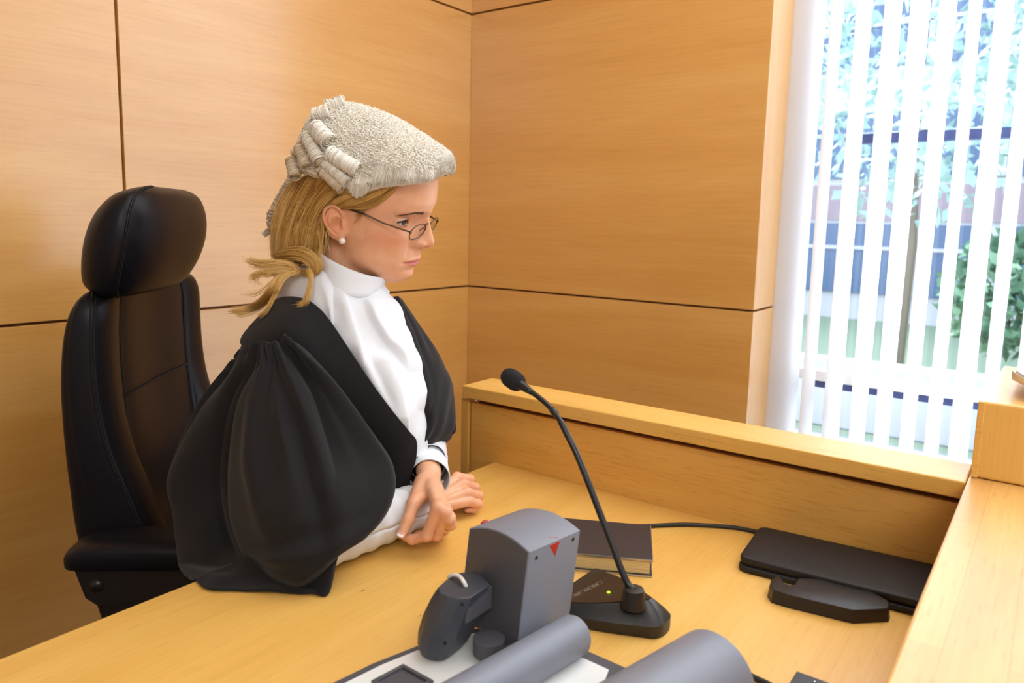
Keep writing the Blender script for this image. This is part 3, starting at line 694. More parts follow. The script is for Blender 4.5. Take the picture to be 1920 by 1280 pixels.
fine_z = catmull(ctl_c.reshape(len(ZB), -1), NZ).reshape(NZ, nR+3, 3)
def closed_spline(P, n):   # P has one leading and two trailing wrapped points
    k = len(P)-3; t = np.linspace(0, k, n, endpoint=False); i = t.astype(int); u = (t-i)[:, None]
    a, b, c, d = P[i], P[i+1], P[i+2], P[(i+3) % len(P)]
    return 0.5*((2*b)+(-a+c)*u+(2*a-5*b+4*c-d)*u**2+(-a+3*b-3*c+d)*u**3)
rings = [closed_spline(fine_z[i], 160) for i in range(NZ)]
m_ = MB(); m_.loft(rings); link('backrest', m_, M['leather'], chair, local=True)
def rail_curve(j, off=(0, 0, 0)):    # curve through control column j
    return catmull(ctl[:, j], 90)+np.array(off)
def seam_tube(name, P, r, mt, par): 
    m = MB(); m.tube(P, r, 8); return link(name, m, mt, par, local=True)
for j, nm in ((6, 'piping'), (nR-6, 'piping')): seam_tube(nm, rail_curve(j, (0.0005, 0, 0)), 0.0028, M['leather'], chair)
for j in (7, nR-7):
    P = rail_curve(j)*0.22+rail_curve(6 if j == 7 else nR-6)*0.78; P[:, 0] += 0.0016
    seam_tube('seam', P, 0.0011, M['seam'], chair)
for j in (11, nR-11):
    P = rail_curve(j); P[:, 0] += 0.0008; seam_tube('seam', P[:-4], 0.0014, M['seam'], chair)
# cross seam on the centre panel
def back_x(y, z):  # front surface of the centre panel
    return np.interp(z, ZB, XP)+np.interp(abs(y-0.25), [0, 0.11, 0.15], [-0.003, 0.002, 0.0])
P = np.array([(back_x(y, 0.905)+0.0022, y, 0.905) for y in np.linspace(0.102, 0.398, 24)]); seam_tube('seam', P, 0.0016, M['seam'], chair)
# stitches along the near piping
m_ = MB(); P = rail_curve(6); dd = arclen(P)
for s in np.arange(0.02, dd[-1]-0.05, 0.0055):
    k = np.searchsorted(dd, s); q = P[k]+np.array([0.001, -0.0022, 0]); t = unit(P[min(k+1, 89)]-P[k-1]); m_.tube([q-t*0.0016, q+t*0.0016], 0.0006, 5)
so2 = link('stitching', m_, M['seam'], chair, local=True); so2['kind'] = 'stuff'
# headrest
HY0, HY1 = -0.02, 0.335
hz = [1.083, 1.090, 1.107, 1.139, 1.176, 1.208, 1.234, 1.252, 1.262, 1.266]
hxb = [q-0.018 for q in (0.050, 0.034, 0.022, 0.025, 0.034, 0.046, 0.062, 0.080, 0.102, 0.118)]
hxf = [q-0.018 for q in (0.090, 0.108, 0.124, 0.141, 0.152, 0.155, 0.152, 0.146, 0.136, 0.126)]
hin = [0.060, 0.036, 0.020, 0.008, 0.002, 0.004, 0.014, 0.032, 0.062, 0.100]
rg = []
for z, xb, xf, q in zip(hz, hxb, hxf, hin):
    y0, y1 = HY0+q, HY1-q; ym = (y0+y1)/2; d = xf-xb
    h = [(xb, ym), (xb+0.001, y0+0.09), (xb+0.010*d/0.12, y0+0.035), (xb+0.035*d/0.12, y0+0.008), (xb+0.065*d/0.12, y0), (xb+0.085*d/0.12, y0+0.006), (xf-0.014*d/0.12, y0+0.034), (xf-0.002, y0+0.085), (xf, ym)]
    h = h+[(x, 2*ym-y) for x, y in h[-2:0:-1]]
    rg.append([(x, y, z) for x, y in h])
rg = np.array(rg); nh = rg.shape[1]
fz_ = catmull(np.concatenate([rg[:, -1:], rg, rg[:, :2]], axis=1).reshape(len(hz), -1), 60).reshape(60, nh+3, 3)
m_ = MB(); m_.loft([closed_spline(q, 96) for q in fz_]); hr = link('headrest', m_, M['leather'], chair, local=True)
P = catmull(rg[:, 5], 60); P[:, 1] -= 0.0004; P[:, 0] += 0.0006; seam_tube('piping', P, 0.0019, M['leather'], hr)
P2_ = P.copy(); P2_[:, 0] += 0.0026; P2_[:, 1] += 0.0012; seam_tube('seam', P2_, 0.001, M['seam'], hr)
m_ = MB()
for y in (0.11, 0.22): link('headrest_post', MB().tube([(0.013, y, 1.05), (0.050, y, 1.112)], 0.006, 12), M['chair_plastic'], chair, local=True)
AX, AZ = 0.066, 0.012
# armrests
for sgn, y0 in ((-1, -0.035), (1, CW+0.035)):
    m_ = MB(); rr_ = []
    for x, w, h, dz in ((-0.062, 0.012, 0.006, -0.012), (-0.058, 0.030, 0.014, -0.008), (-0.045, 0.040, 0.020, -0.004), (-0.01, 0.044, 0.024, 0.0), (0.08, 0.046, 0.025, 0.002), (0.2, 0.044, 0.023, -0.004), (0.27, 0.040, 0.020, -0.008), (0.30, 0.026, 0.012, -0.012)):
        c = np.array([x+AX, y0, 0.672+AZ+dz]); rr_.append([c+np.array([0, w*math.copysign(abs(math.cos(t))**0.6, math.cos(t)), h*math.copysign(abs(math.sin(t))**0.6, math.sin(t))]) for t in np.linspace(0, 2*math.pi, 28, endpoint=False)])
    F = catmull(np.array(rr_).reshape(len(rr_), -1), 40).reshape(40, 28, 3); m_.loft(list(F)); ap = link('armrest', m_, M['leather'], chair, local=True)
    m_ = MB(); m_.prism([(-0.046, 0.655), (0.26, 0.652), (0.22, 0.625), (0.10, 0.602), (-0.012, 0.590), (-0.030, 0.603)], y0-0.026, y0+0.026, axis=((AX, 0, AZ), (1, 0, 0), (0, 0, 1), (0, 1, 0)), bev=0.004); ub = link('arm_bracket', m_, M['chair_plastic'], chair, local=True)
    m_ = MB(); yb_ = y0+sgn*0.0265; m_.tube([(AX-0.012, yb_-0.002*sgn, AZ+0.624), (AX-0.012, yb_+0.002*sgn, AZ+0.624)], 0.010, 24); link('bolt', m_, M['mic_black'], ub, local=True)
    m_ = MB(); m_.prism([(-0.010, 0.605), (0.075, 0.605), (0.11, 0.44), (0.05, 0.42), (0.02, 0.50), (0.0, 0.54), (-0.006, 0.57)], y0-sgn*0.0-0.02, y0+0.02, axis=((AX, 0, AZ), (1, 0, 0), (0, 0, 1), (0, 1, 0)), bev=0.005); link('arm_upright', m_, M['chair_plastic'], chair, local=True)
# seat, tilt plate, column, star base
m_ = MB(); axl = (np.array([0.06, 0.0, 0]), np.array([1.0, 0, 0]), np.array([0, 1.0, 0]), (0, 0, 1)); pillow(m_, 0, 0.48, 0.01, 0.49, 0.05, 0.40, 0.50, 0.008, axl, 0.01); link('seat', m_, M['leather'], chair, local=True)
m_ = MB(); m_.box((0.16, 0.15, 0.35), (0.40, 0.35, 0.405), 0.006); m_.box((0.0, 0.21, 0.36), (0.2, 0.29, 0.46), 0.006); link('tilt_plate', m_, M['chair_plastic'], chair, local=True)
m_ = MB(); m_.tube([(0.28, 0.25, 0.08), (0.28, 0.25, 0.22), (0.28, 0.25, 0.2201), (0.28, 0.25, 0.36)], [0.03, 0.03, 0.02, 0.02], 20); link('column', m_, M['chrome'], chair, local=True)
for k in range(5):
    a = 2*math.pi*k/5+0.3; d = np.array([math.cos(a), math.sin(a), 0]); c = np.array([0.28, 0.25, 0])
    m_ = MB(); m_.tube([c+d*0.02+[0, 0, 0.12], c+d*0.15+[0, 0, 0.10], c+d*0.29+[0, 0, 0.075]], [0.026, 0.02, 0.015], 10); lg = link('base_leg', m_, M['chair_plastic'], chair, local=True)
    m_ = MB(); n = np.array([-d[1], d[0], 0]); w0 = c+d*0.29+np.array([0, 0, 0.030]); m_.tube([w0-n*0.022, w0-n*0.006], 0.028, 20); m_.tube([w0+n*0.006, w0+n*0.022], 0.028, 20); m_.tube([w0-n*0.02, w0+n*0.02], 0.008, 8); link('caster', m_, M['chair_plastic'], lg, local=True)
# ------------------------------------------------------------------ the judge: head frame and body surface
def head_frame(yaw, pitch, roll):
    y, p, r = map(math.radians, (yaw, pitch, roll))
    F = np.array([math.cos(p)*math.cos(y), math.cos(p)*math.sin(y), -math.sin(p)])
    L0 = np.array([-math.sin(y), math.cos(y), 0]); U0 = np.cross(F, L0)
    L = L0*math.cos(r)+U0*math.sin(r); return F, L, np.cross(F, L)
HF, HL, HU = head_frame(22, 14, 10)
HO = dep(646, 430, 1.12)+HL*0.070
HB = np.array([HF, HL, HU])
def hw(q):            # head local (mm) -> world
    return HO+(np.asarray(q, float)/1000.0) @ HB
def hl(P):            # world -> head local (mm)
    return ((np.asarray(P)-HO) @ HB.T)*1000.0
def hpx(px, py, lat):  # pixel on the plane lateral = lat (mm) -> head local
    return hl(onpl(px, py, HO+HL*lat/1000.0, HL))

def fine_table(z, v):
    zz = np.linspace(min(z), max(z), 400); o = np.argsort(z); z = np.array(z)[o]; v = np.array(v, float)[o]
    f = np.interp(zz, z, v); k = np.exp(-0.5*(np.arange(-14, 15)/5.0)**2); k /= k.sum()
    fp = np.pad(f, 14, mode='edge'); return zz, np.convolve(fp, k, 'valid')
_z = [153, 150, 143, 134, 122, 110, 97, 80, 57, 47, 36, 20, 4, -10, -20, -29, -42, -51, -62, -70, -77, -82, -85]
T_xf = fine_table(_z, [-8, 18, 56, 77, 91, 98.5, 102.5, 106, 107, 102.5, 93, 86, 86, 90, 92, 93, 92.5, 89, 88, 86, 79, 66, 50])
T_w = fine_table(_z, [6, 22, 42, 55, 65, 71, 74, 75.5, 75, 74.5, 73.5, 71, 68.5, 66, 63.5, 61, 56.5, 52.5, 45, 38, 29, 20, 10])
T_xb = fine_table(_z, [-30, -50, -70, -83, -92, -97, -99, -100, -97, -95, -91, -84, -74, -60, -46, -32, -14, -4, 8, 16, 26, 32, 38])
T_xw = fine_table(_z, [-20, -18, -14, -12, -10, -10, -9, -8, -5, -3, 0, 4, 8, 11, 14, 17, 22, 26, 33, 38, 44, 46, 46])
def G2(y, z, y0, z0, sy, sz): return np.exp(-((y-y0)/sy)**2-((z-z0)/sz)**2)
_nz = [52, 47, 42, 36, 30, 24, 18, 12, 6, 2, -2, -6, -10, -13, -16, -19, -22, -26, -30]
T_nose = fine_table(_nz, [0, 2.5, 6, 10, 15, 20, 24, 27, 29.5, 31, 31, 29, 24.5, 18, 11.5, 8, 5.5, 3, 0])
T_ns = fine_table(_nz, [11, 9.5, 7.5, 6.6, 6.8, 7.6, 8.8, 10, 11, 11.7, 12, 12, 11.5, 11, 10, 9, 8, 8, 8])
def face_disp(y, z):
    a = np.abs(y)
    n = np.interp(z, *T_nose)*((z > -30) & (z < 52)); s = np.interp(z, *T_ns)
    D = n*np.exp(-(a/s)**2.2)
    D += 11.5*np.exp(-((a-13.2)/4.8)**2-((z+6.5)/6.0)**2)*(1/(1+np.exp(-(z+14.5)*1.2)))      # alae
    D -= 3.2*np.exp(-((a-19.8)/2.4)**2-((z+7)/7)**2)
    D += 3.4*G2(a, z, 0, -36, 24, 15)                                             # muzzle
    D += (3.0*np.exp(-((z+34.2)/3.2)**2)*np.clip(1-(a/25)**2, 0, 1))*(1-0.22*np.exp(-(a/3.0)**2))   # upper lip
    D += 3.2*np.exp(-((z+43.4)/4.0)**2)*np.clip(1-(a/22)**2, 0, 1)                     # lower lip
    zl = -38.4-0.0016*a*a
    D -= 3.2*np.exp(-((z-zl)/1.5)**2)*np.clip(1-(a/29)**4, 0, 1)                     # mouth line
    D -= 1.6*G2(a, z, 28.5, -40, 3.0, 4.0)
    D -= 1.2*G2(a, z, 0, -20.5, 2.4, 6)                                             # philtrum
    D -= 2.4*G2(a, z, 0, -53, 17, 4.2); D += 3.4*G2(a, z, 0, -64, 15, 10)             # chin
    D -= 4.5*G2(a, z, 33, 25, 18, 11); D -= 1.0*G2(a, z, 15, 29, 6, 8)             # orbits
    D += 3.0*G2(a, z, 29, 43, 19, 5.5)+1.6*G2(a, z, 0, 50, 10, 7)
    D -= 1.3*np.exp(-((a-5.5)/1.4)**2-((z-49)/6)**2)                                # frown lines
    D += 3.5*G2(a, z, 45, 2, 15, 13)+3.0*G2(a, z, 30, 2, 16, 13)                                                # cheekbones
    D -= 1.6*np.exp(-((a-(20-(z+10)*0.28))/3.0)**2)*np.exp(-((z+22)/11)**2)         # nasolabial fold
    return D
def smin(a, b, k): 
    h = np.clip(0.5+0.5*(b-a)/k, 0, 1); return b*(1-h)+a*h-k*h*(1-h)
def rcone(P, a, b, ra, rb):
    a = np.asarray(a, np.float32); b = np.asarray(b, np.float32); ba = b-a; L2 = float(ba @ ba)
    h = np.clip(((P-a) @ ba)/L2, 0, 1); d = P-a-h[:, None]*ba
    return np.sqrt((d*d).sum(1))-(ra+(rb-ra)*h)
def ell(P, c, r, B=None):
    q = P-np.asarray(c, np.float32)
    if B is not None: q = q @ np.asarray(B, np.float32).T
    k0 = np.sqrt(((q/r)**2).sum(1)); k1 = np.sqrt(((q/np.square(r))**2).sum(1))+1e-9
    return k0*(k0-1)/k1
EYE = np.array([66.0, 33.5, 25.5]); ER = 13.0
def eye_open(q):         # q relative to the eye centre (mirrored so +y is outwards); positive inside the lid opening (mm)
    hz_ = np.degrees(np.arctan2(q[:, 1], np.maximum(q[:, 0], 1e-3))); e = np.degrees(np.arctan2(q[:, 2], np.hypot(q[:, 0], q[:, 1])))
    t = np.clip(1-((hz_-3)/63.0)**2, -1, 1); sk = hz_*0.03
    up = 13.5*t+sk-1.5*(hz_ < -20); lo = -16.0*np.sign(t)*np.abs(t)**0.8+sk
    o = np.minimum(up-e, e-lo)*ER*math.pi/180
    return np.where((q[:, 0] > 0) & (t > 0), o, -3.0)
EAR_O = np.array([-13.0, 75.0, 7.0])
ea = unit([-0.24, 0.10, 0.96]); eb0 = unit([-0.88, 0.46, -0.2]); en = unit(np.cross(ea, eb0)); en = en if en[1] > 0 else -en; eb = np.cross(en, ea); eb = eb if eb[0] < 0 else -eb
EB = np.array([ea, eb, en])
def earp(a, b, n): return EAR_O+a*ea+b*eb+n*en
rim = catmull(np.array([earp(*q) for q in ((4, -11, -1), (11, -12, 2), (20, -9, 3), (26.5, -1, 3.2), (26, 8, 3.2), (19, 14.5, 3.4), (9, 16.5, 3.2), (-3, 13.5, 2.8), (-12, 8.5, 2), (-19, 3, 1))]), 28)
anti = catmull(np.array([earp(*q) for q in ((17, 3, 1.6), (11, 8, 2.6), (3, 9, 3.0), (-6, 6, 2.8), (-12, 0, 2.2), (-13, -6, 1.6))]), 16)
anti2 = catmull(np.array([earp(*q) for q in ((13, -4, 0.8), (11, 2, 1.6), (8, 8, 2.2))]), 8)
def chain(P, pts, r0, r1):
    d = None; n = len(pts)-1
    for i in range(n):
        q = rcone(P, pts[i], pts[i+1], r0+(r1-r0)*i/n, r0+(r1-r0)*(i+1)/n); d = q if d is None else np.minimum(d, q)
    return d
def ear_sdf(p):
    q = ell(p, EAR_O+eb*1.0, (26, 15.5, 3.0), EB)
    q = smin(q, ell(p, earp(-20, -4, 0.6), (9, 7.2, 3.6), EB), 3.0)            # lobe
    q = smin(q, rcone(p, earp(2, -12, -6), earp(-12, -9, -5), 9.0, 8.0), 5.0)   # root
    q = np.maximum(q, -ell(p, earp(-1, -1.5, 3.2), (11, 8.0, 4.0), EB))         # concha
    q = np.maximum(q, -ell(p, earp(15.5, -3.5, 3.4), (5.0, 5.5, 3.0), EB))      # fossa
    q = smin(q, chain(p, rim, 2.6, 2.1), 1.2)
    q = smin(q, chain(p, anti, 1.6, 2.0), 1.8); q = smin(q, chain(p, anti2, 1.3, 1.6), 1.6)
    q = smin(q, ell(p, earp(-4, -10.5, 2.2), (6.0, 3.2, 3.0), EB), 2.0)         # tragus
    return q
def head_sdf(P):
    p = ((P-HO.astype(np.float32)) @ HB.T.astype(np.float32))*1000.0
    x, y, z = p[:, 0], p[:, 1], p[:, 2]
    t = np.clip((x-25)/40, 0, 1); t = t*t*(3-2*t)
    xx = x-face_disp(y, z)*t
    xf, w, xb, xw = (np.interp(z, *T) for T in (T_xf, T_w, T_xb, T_xw))
    dx = xx-xw; a = np.where(dx > 0, xf-xw, xw-xb); n = 2.04
    A = np.abs(dx)/a; B = np.abs(y)/w
    rr = (A**n+B**n+1e-9)**(1/n)
    g = np.sqrt((A**(n-1)/a)**2+(B**(n-1)/w)**2)*rr**(1-n)+1e-6
    d = (rr-1)/g
    d = np.maximum(d, np.maximum(z-152.5, -84.5-z)*0.8)
    # jaw angle and cheek fullness
    m = np.stack([x, np.abs(y), z], 1)
    d = smin(d, ell(m, (30, 40, -40), (30, 20, 20)), 14)
    # lids, eye openings
    q = m-EYE.astype(np.float32); r = np.sqrt((q*q).sum(1))
    near = r < 34
    if near.any():
        qn = q[near]; rn = r[near]; o = eye_open(qn)
        lid = np.maximum(rn-(ER+1.3), o-0.2)
        crease = np.exp(-((np.degrees(np.arctan2(qn[:, 2], np.hypot(qn[:, 0], qn[:, 1])))-33)/5)**2)*0.9
        dn = smin(d[near], lid, 2.2)+crease*(qn[:, 0] > 0)
        dn = np.maximum(dn, np.minimum(o, 17.5-rn)); d[near] = dn
    # nostrils
    d = np.maximum(d, -ell(m, (110, 6.4, -10.5), (8, 3.1, 3.6)))
    e = np.abs(m[:, 1]-75) < 34
    e &= (np.abs(x+12) < 40) & (np.abs(z-6) < 45)
    if e.any(): d[e] = smin(d[e], ear_sdf(m[e]), 3.0)
    return d/1000.0

NECK0 = hw((-24, 0, -20)); NECK1 = np.array([HO[0]-0.035, HO[1]-0.008, HO[2]-0.145])
SHN = dep(524, 652, 1.15); SHF = SHN+np.array([-0.274, 0.962, -0.06])*0.30
SHN = SHN+np.array([0, 0, -0.02])
CHEST = (SHN+SHF)/2+np.array([0.015, 0, -0.04]); WAIST = CHEST+np.array([-0.03, 0.01, -0.25]); HIP = WAIST+np.array([-0.10, 0.02, -0.25])
ELN = onz(584, 1020, DESK+0.040); WRN = onz(806, 948, DESK+0.034)
WRF = onz(804, 884, DESK+0.090); ELF = dep(790, 818, 1.33)
def J(*a): return [onz(px, py, DESK+z) for px, py, z in a]
# lower hand (her right): a loose fist lying on the desk
RH = dict(W=WRN, M=J((857, 895, .053), (868, 907, .049), (875, 923, .040), (879, 940, .027)),
          F=[J((857, 895, .053), (880, 898, .044), (884, 921, .018), (868, 935, .014)), J((868, 907, .049), (890, 914, .034), (889, 934, .013), (872, 944, .011)),
             J((875, 923, .040), (897, 929, .027), (892, 944, .011), (876, 950, .010)), J((879, 940, .027), (897, 945, .018), (889, 954, .009), (876, 956, .009))],
          T=J((822, 930, .030), (848, 905, .020), (870, 905, .012), (884, 914, .010)))
# upper hand (her left): draped over the other wrist, thumb and forefinger pinching the cuff
LH = dict(W=WRF, M=J((820, 951, .078), (834, 960, .071), (843, 972, .061), (845, 983, .047)),
          F=[J((820, 951, .078), (800, 1003, .036), (773, 1011, .026), (759, 1006, .028)), J((834, 960, .071), (818, 1002, .030), (799, 1007, .016), (783, 1001, .014)),
             J((843, 972, .061), (831, 994, .024), (814, 1002, .011), (798, 996, .012)), J((845, 983, .047), (837, 989, .018), (824, 996, .010), (810, 992, .011))],
          T=J((793, 905, .086), (775, 944, .071), (765, 974, .054), (753, 1001, .038)))
def hand_sdf(P, H, fr=(8.3, 7.8, 6.8, 5.4), wr=19.0):
    s = 0.001; W = H['W']; MC = H['M']
    mid = sum(MC)/4; side = unit(MC[0]-MC[3]); dors = unit(np.cross(side, mid-W)); dors = dors if dors[2] > 0 else -dors
    d = None
    for i, m in enumerate(MC):
        w0 = W+side*(6.5-4.4*i)*s
        q = rcone(P, w0, m, (10.6-i*0.3)*s, (8.0-0.3*i)*s); d = q if d is None else smin(d, q, 5*s)
    pal = d
    th = H['T']; t = smin(rcone(P, th[0], th[1], 12.5*s, 9.6*s), rcone(P, th[1], th[2], 9.2*s, 8.6*s), 4*s)
    t = smin(t, rcone(P, th[2], th[3], 8.8*s, 6.4*s), 3*s)
    pal = smin(pal, rcone(P, th[0], W, 11*s, 12.5*s), 9*s)
    pal = smin(pal, rcone(P, th[1], (MC[0]+W)/2, 6.5*s, 9*s), 9*s)          # web
    out = smin(pal, t, 7*s)
    for i, f in enumerate(H['F']):
        k = (1.0, 1.03, 0.98, 0.87)[i]
        q = smin(rcone(P, f[0], f[1], fr[0]*k*1.08*s, fr[1]*k*s), rcone(P, f[1], f[2], fr[1]*k*1.03*s, fr[2]*k*s), 2.2*s)
        q = smin(q, rcone(P, f[2], f[3], fr[2]*k*s, fr[3]*k*s), 2.0*s)
        out = np.minimum(out, smin(pal, q, 4.5*s))
        nk = f[0]; out = smin(out, np.sqrt(((P-nk.astype(np.float32))**2).sum(1))-7.6*k*s, 3*s)   # knuckle
        nw = dors*4.6*s; out = smin(out, rcone(P, W+side*(7-5*i)*s+(MC[i]-W)*0.30+dors*7.2*s, MC[i]+nw, 2.4*s, 3.2*s), 3.5*s)   # tendon
        for jt, rj in ((f[1], fr[1]*k*1.10), (f[2], fr[2]*k*1.05)): out = smin(out, np.sqrt(((P-jt.astype(np.float32))**2).sum(1))-rj*s, 2.5*s)
    return out
def arm_sdf(P, sh, el, wr): return smin(rcone(P, sh, el, 0.042, 0.034), rcone(P, el, wr, 0.034, 0.0172), 0.02)
def torso_sdf(P):
    ax_ = np.array([unit(SHF-SHN), [0, 0, 1.0]]); l = ax_[0]*np.array([1, 1, 0]); l = unit(l); fwd = np.array([l[1], -l[0], 0])
    B = np.array([fwd, l, [0, 0, 1.0]])
    d = ell(P, CHEST+np.array([0, 0, -0.06]), (0.10, 0.165, 0.20), B)
    d = smin(d, rcone(P, SHN, SHF, 0.044, 0.044), 0.05)
    d = smin(d, ell(P, WAIST, (0.09, 0.125, 0.16), B), 0.05)
    d = smin(d, ell(P, HIP, (0.115, 0.165, 0.13), B), 0.06)
    for s in (-1, 1):
        a = HIP+l*0.09*s; b = np.array([-0.74, a[1]+0.02*s, 0.52]); d = smin(d, rcone(P, a, b, 0.085, 0.055), 0.04)
        d = smin(d, rcone(P, b, b+np.array([-0.03, 0, -0.44]), 0.054, 0.035), 0.02)
    return d
def bb(*pts, m=0.05):
    p = np.array(pts); return (p.min(0)-m, p.max(0)+m)
_hc = [hw(q) for q in ((130, 0, 0), (-105, 0, 80), (0, 100, 60), (0, -100, 60), (0, 0, 155), (60, 0, -90))]
COMPS = [(torso_sdf, (np.array([-1.4, -0.75, 0.0]), np.array([-0.6, 0.25, 1.2])), 0.03),
         (lambda P: rcone(P, NECK0, NECK1, 0.050, 0.056), bb(NECK0, NECK1, m=0.12), 0.035),
         (head_sdf, bb(*_hc, m=0.02), 0.018),
         (lambda P: arm_sdf(P, SHN, ELN, WRN), bb(SHN, ELN, WRN, m=0.1), 0.03), (lambda P: arm_sdf(P, SHF, ELF, WRF), bb(SHF, ELF, WRF, m=0.1), 0.03)]
HANDS = [(lambda P: hand_sdf(P, RH), bb(*RH['M'], WRN, *RH['T'], *sum(RH['F'], []), m=0.045)), (lambda P: hand_sdf(P, LH), bb(*LH['M'], WRF, *LH['T'], *sum(LH['F'], []), m=0.045))]
def body_sdf(P):
    d = np.full(len(P), 0.3, np.float32)
    for fn, (lo, hi), k in COMPS:
        m = ((P >= lo) & (P <= hi)).all(1)
        if m.any(): d[m] = smin(d[m], fn(P[m]).astype(np.float32), k)
    arms = None
    for i, (fn, (lo, hi)) in enumerate(HANDS):
        m = ((P >= lo) & (P <= hi)).all(1)
        if m.any():
            h = fn(P[m]); el, wr = ((ELN, WRN), (ELF, WRF))[i]
            a = rcone(P[m], el, wr, 0.034, 0.0172)
            d[m] = np.minimum(d[m], smin(h, a, 0.012)).astype(np.float32)
    return d
def axis_grid(lo, hi, fine_ranges, fine, coarse):
    out = [lo]; 
    while out[-1] < hi:
        v = out[-1]; g = min([0 if a <= v <= b else min(abs(v-a), abs(v-b)) for a, b in fine_ranges])
        out.append(v+min(coarse, fine+g*0.25))
    return np.array(out, np.float32)
def surface_nets(fn, xs, ys, zs, bs=8):
    nx, ny, nz = len(xs), len(ys), len(zs)
    px = (-nx) % bs; py = (-ny) % bs; pz = (-nz) % bs
    ext = lambda a, n: np.concatenate([a, a[-1]+(a[-1]-a[-2])*np.arange(1, n+1, dtype=np.float32)]) if n else a
    xs, ys, zs = ext(xs, px), ext(ys, py), ext(zs, pz); nx, ny, nz = len(xs), len(ys), len(zs)
    cen = [a.reshape(-1, bs) for a in (xs, ys, zs)]; c = [(q[:, 0]+q[:, -1])/2 for q in cen]; hwid = [(q[:, -1]-q[:, 0])/2+0.002 for q in cen]
    Cx = np.stack(np.meshgrid(*c, indexing='ij'), -1).reshape(-1, 3).astype(np.float32)
    Rr = np.sqrt(sum(h**2 for h in np.meshgrid(*hwid, indexing='ij'))).reshape(-1)
    dc = fn(Cx); near = np.abs(dc) < Rr*2.2+0.012
    bshape = tuple(len(q) for q in c)
    V = np.repeat(np.repeat(np.repeat(dc.reshape(bshape).astype(np.float32), bs, 0), bs, 1), bs, 2)
    idx = np.array(np.unravel_index(np.nonzero(near)[0], bshape)).T
    off = np.stack(np.meshgrid(*[np.arange(bs)]*3, indexing='ij'), -1).reshape(-1, 3)
    for s in range(0, len(idx), 600):
        I = (idx[s:s+600, None, :]*bs+off[None]).reshape(-1, 3)
        P = np.stack([xs[I[:, 0]], ys[I[:, 1]], zs[I[:, 2]]], 1); V[I[:, 0], I[:, 1], I[:, 2]] = fn(P)
    S = V < 0; grids = (xs, ys, zs); ids = []; pos = []; quads = []
    cid = lambda a: (a[:, 0]*ny+a[:, 1])*nz+a[:, 2]
    for ax_ in range(3):
        a = [slice(None)]*3; b = [slice(None)]*3; a[ax_] = slice(0, -1); b[ax_] = slice(1, None)
        E = np.array(np.nonzero(S[tuple(a)] != S[tuple(b)])).T
        u, v = (ax_+1) % 3, (ax_+2) % 3
        E = E[(E[:, u] > 0) & (E[:, v] > 0)]
        E2 = E.copy(); E2[:, ax_] += 1
        v0 = V[E[:, 0], E[:, 1], E[:, 2]]; v1 = V[E2[:, 0], E2[:, 1], E2[:, 2]]; t = v0/(v0-v1)
        P = np.stack([xs[E[:, 0]], ys[E[:, 1]], zs[E[:, 2]]], 1); g = grids[ax_]; P[:, ax_] = g[E[:, ax_]]*(1-t)+g[E2[:, ax_]]*t
        q = []
        for du_, dv_ in ((0, 0), (-1, 0), (-1, -1), (0, -1)):
            K = E.copy(); K[:, u] += du_; K[:, v] += dv_; k = cid(K); ids.append(k); pos.append(P); q.append(k)
        q = np.stack(q, 1); fl = v0 > 0; q[fl] = q[fl][:, ::-1]; quads.append(q)
    ids = np.concatenate(ids); pos = np.concatenate(pos).astype(np.float64); uq, inv = np.unique(ids, return_inverse=True); n = np.bincount(inv)
    verts = np.stack([np.bincount(inv, pos[:, k])/n for k in range(3)], 1)
    Q = np.concatenate(quads); F = np.searchsorted(uq, Q)
    return verts, F
def relax(V, F, it, lam=0.5, mask=None):
    E = np.concatenate([F[:, [0, 1]], F[:, [1, 2]], F[:, [2, 3]], F[:, [3, 0]]]); n = np.bincount(E.ravel(), minlength=len(V))[:, None]
    for k in range(it):
        for l in (lam, -lam*1.04):
            A_ = np.stack([np.bincount(E[:, 0], V[E[:, 1], c], len(V))+np.bincount(E[:, 1], V[E[:, 0], c], len(V)) for c in range(3)], 1)/np.maximum(n, 1)
            D_ = (A_-V)*l; V = V+(D_ if mask is None else D_*mask[:, None])
    return V
FX = [(HO[0]-0.11, HO[0]+0.13), (-0.79, -0.62)]; 
hb = bb(*_hc, m=0.003); r1 = HANDS[0][1]; r2 = HANDS[1][1]
hx = (min(r1[0][0], r2[0][0])+0.03, max(r1[1][0], r2[1][0])-0.03); hy = (min(r1[0][1], r2[0][1])+0.03, max(r1[1][1], r2[1][1])-0.03); hz2 = (DESK, DESK+0.105)
FINE, COARSE = 0.00125, 0.016
xs = axis_grid(-1.35, -0.58, [(hb[0][0], hb[1][0]), hx], FINE, COARSE)
ys = axis_grid(-0.66, 0.10, [(hb[0][1], hb[1][1]), hy], FINE, COARSE)
zs = axis_grid(0.03, hb[1][2]+0.02, [(HO[2]-0.115, hb[1][2]), hz2], FINE, COARSE)
BV, BF = surface_nets(body_sdf, xs, ys, zs)
BV = relax(BV, BF, 2, 0.45)
BV[:, 2] = np.where((BV[:, 2] < DESK+0.0006) & (BV[:, 2] > DESK-0.02) & (BV[:, 0] > EDGE+0.005), DESK+0.0006, BV[:, 2])
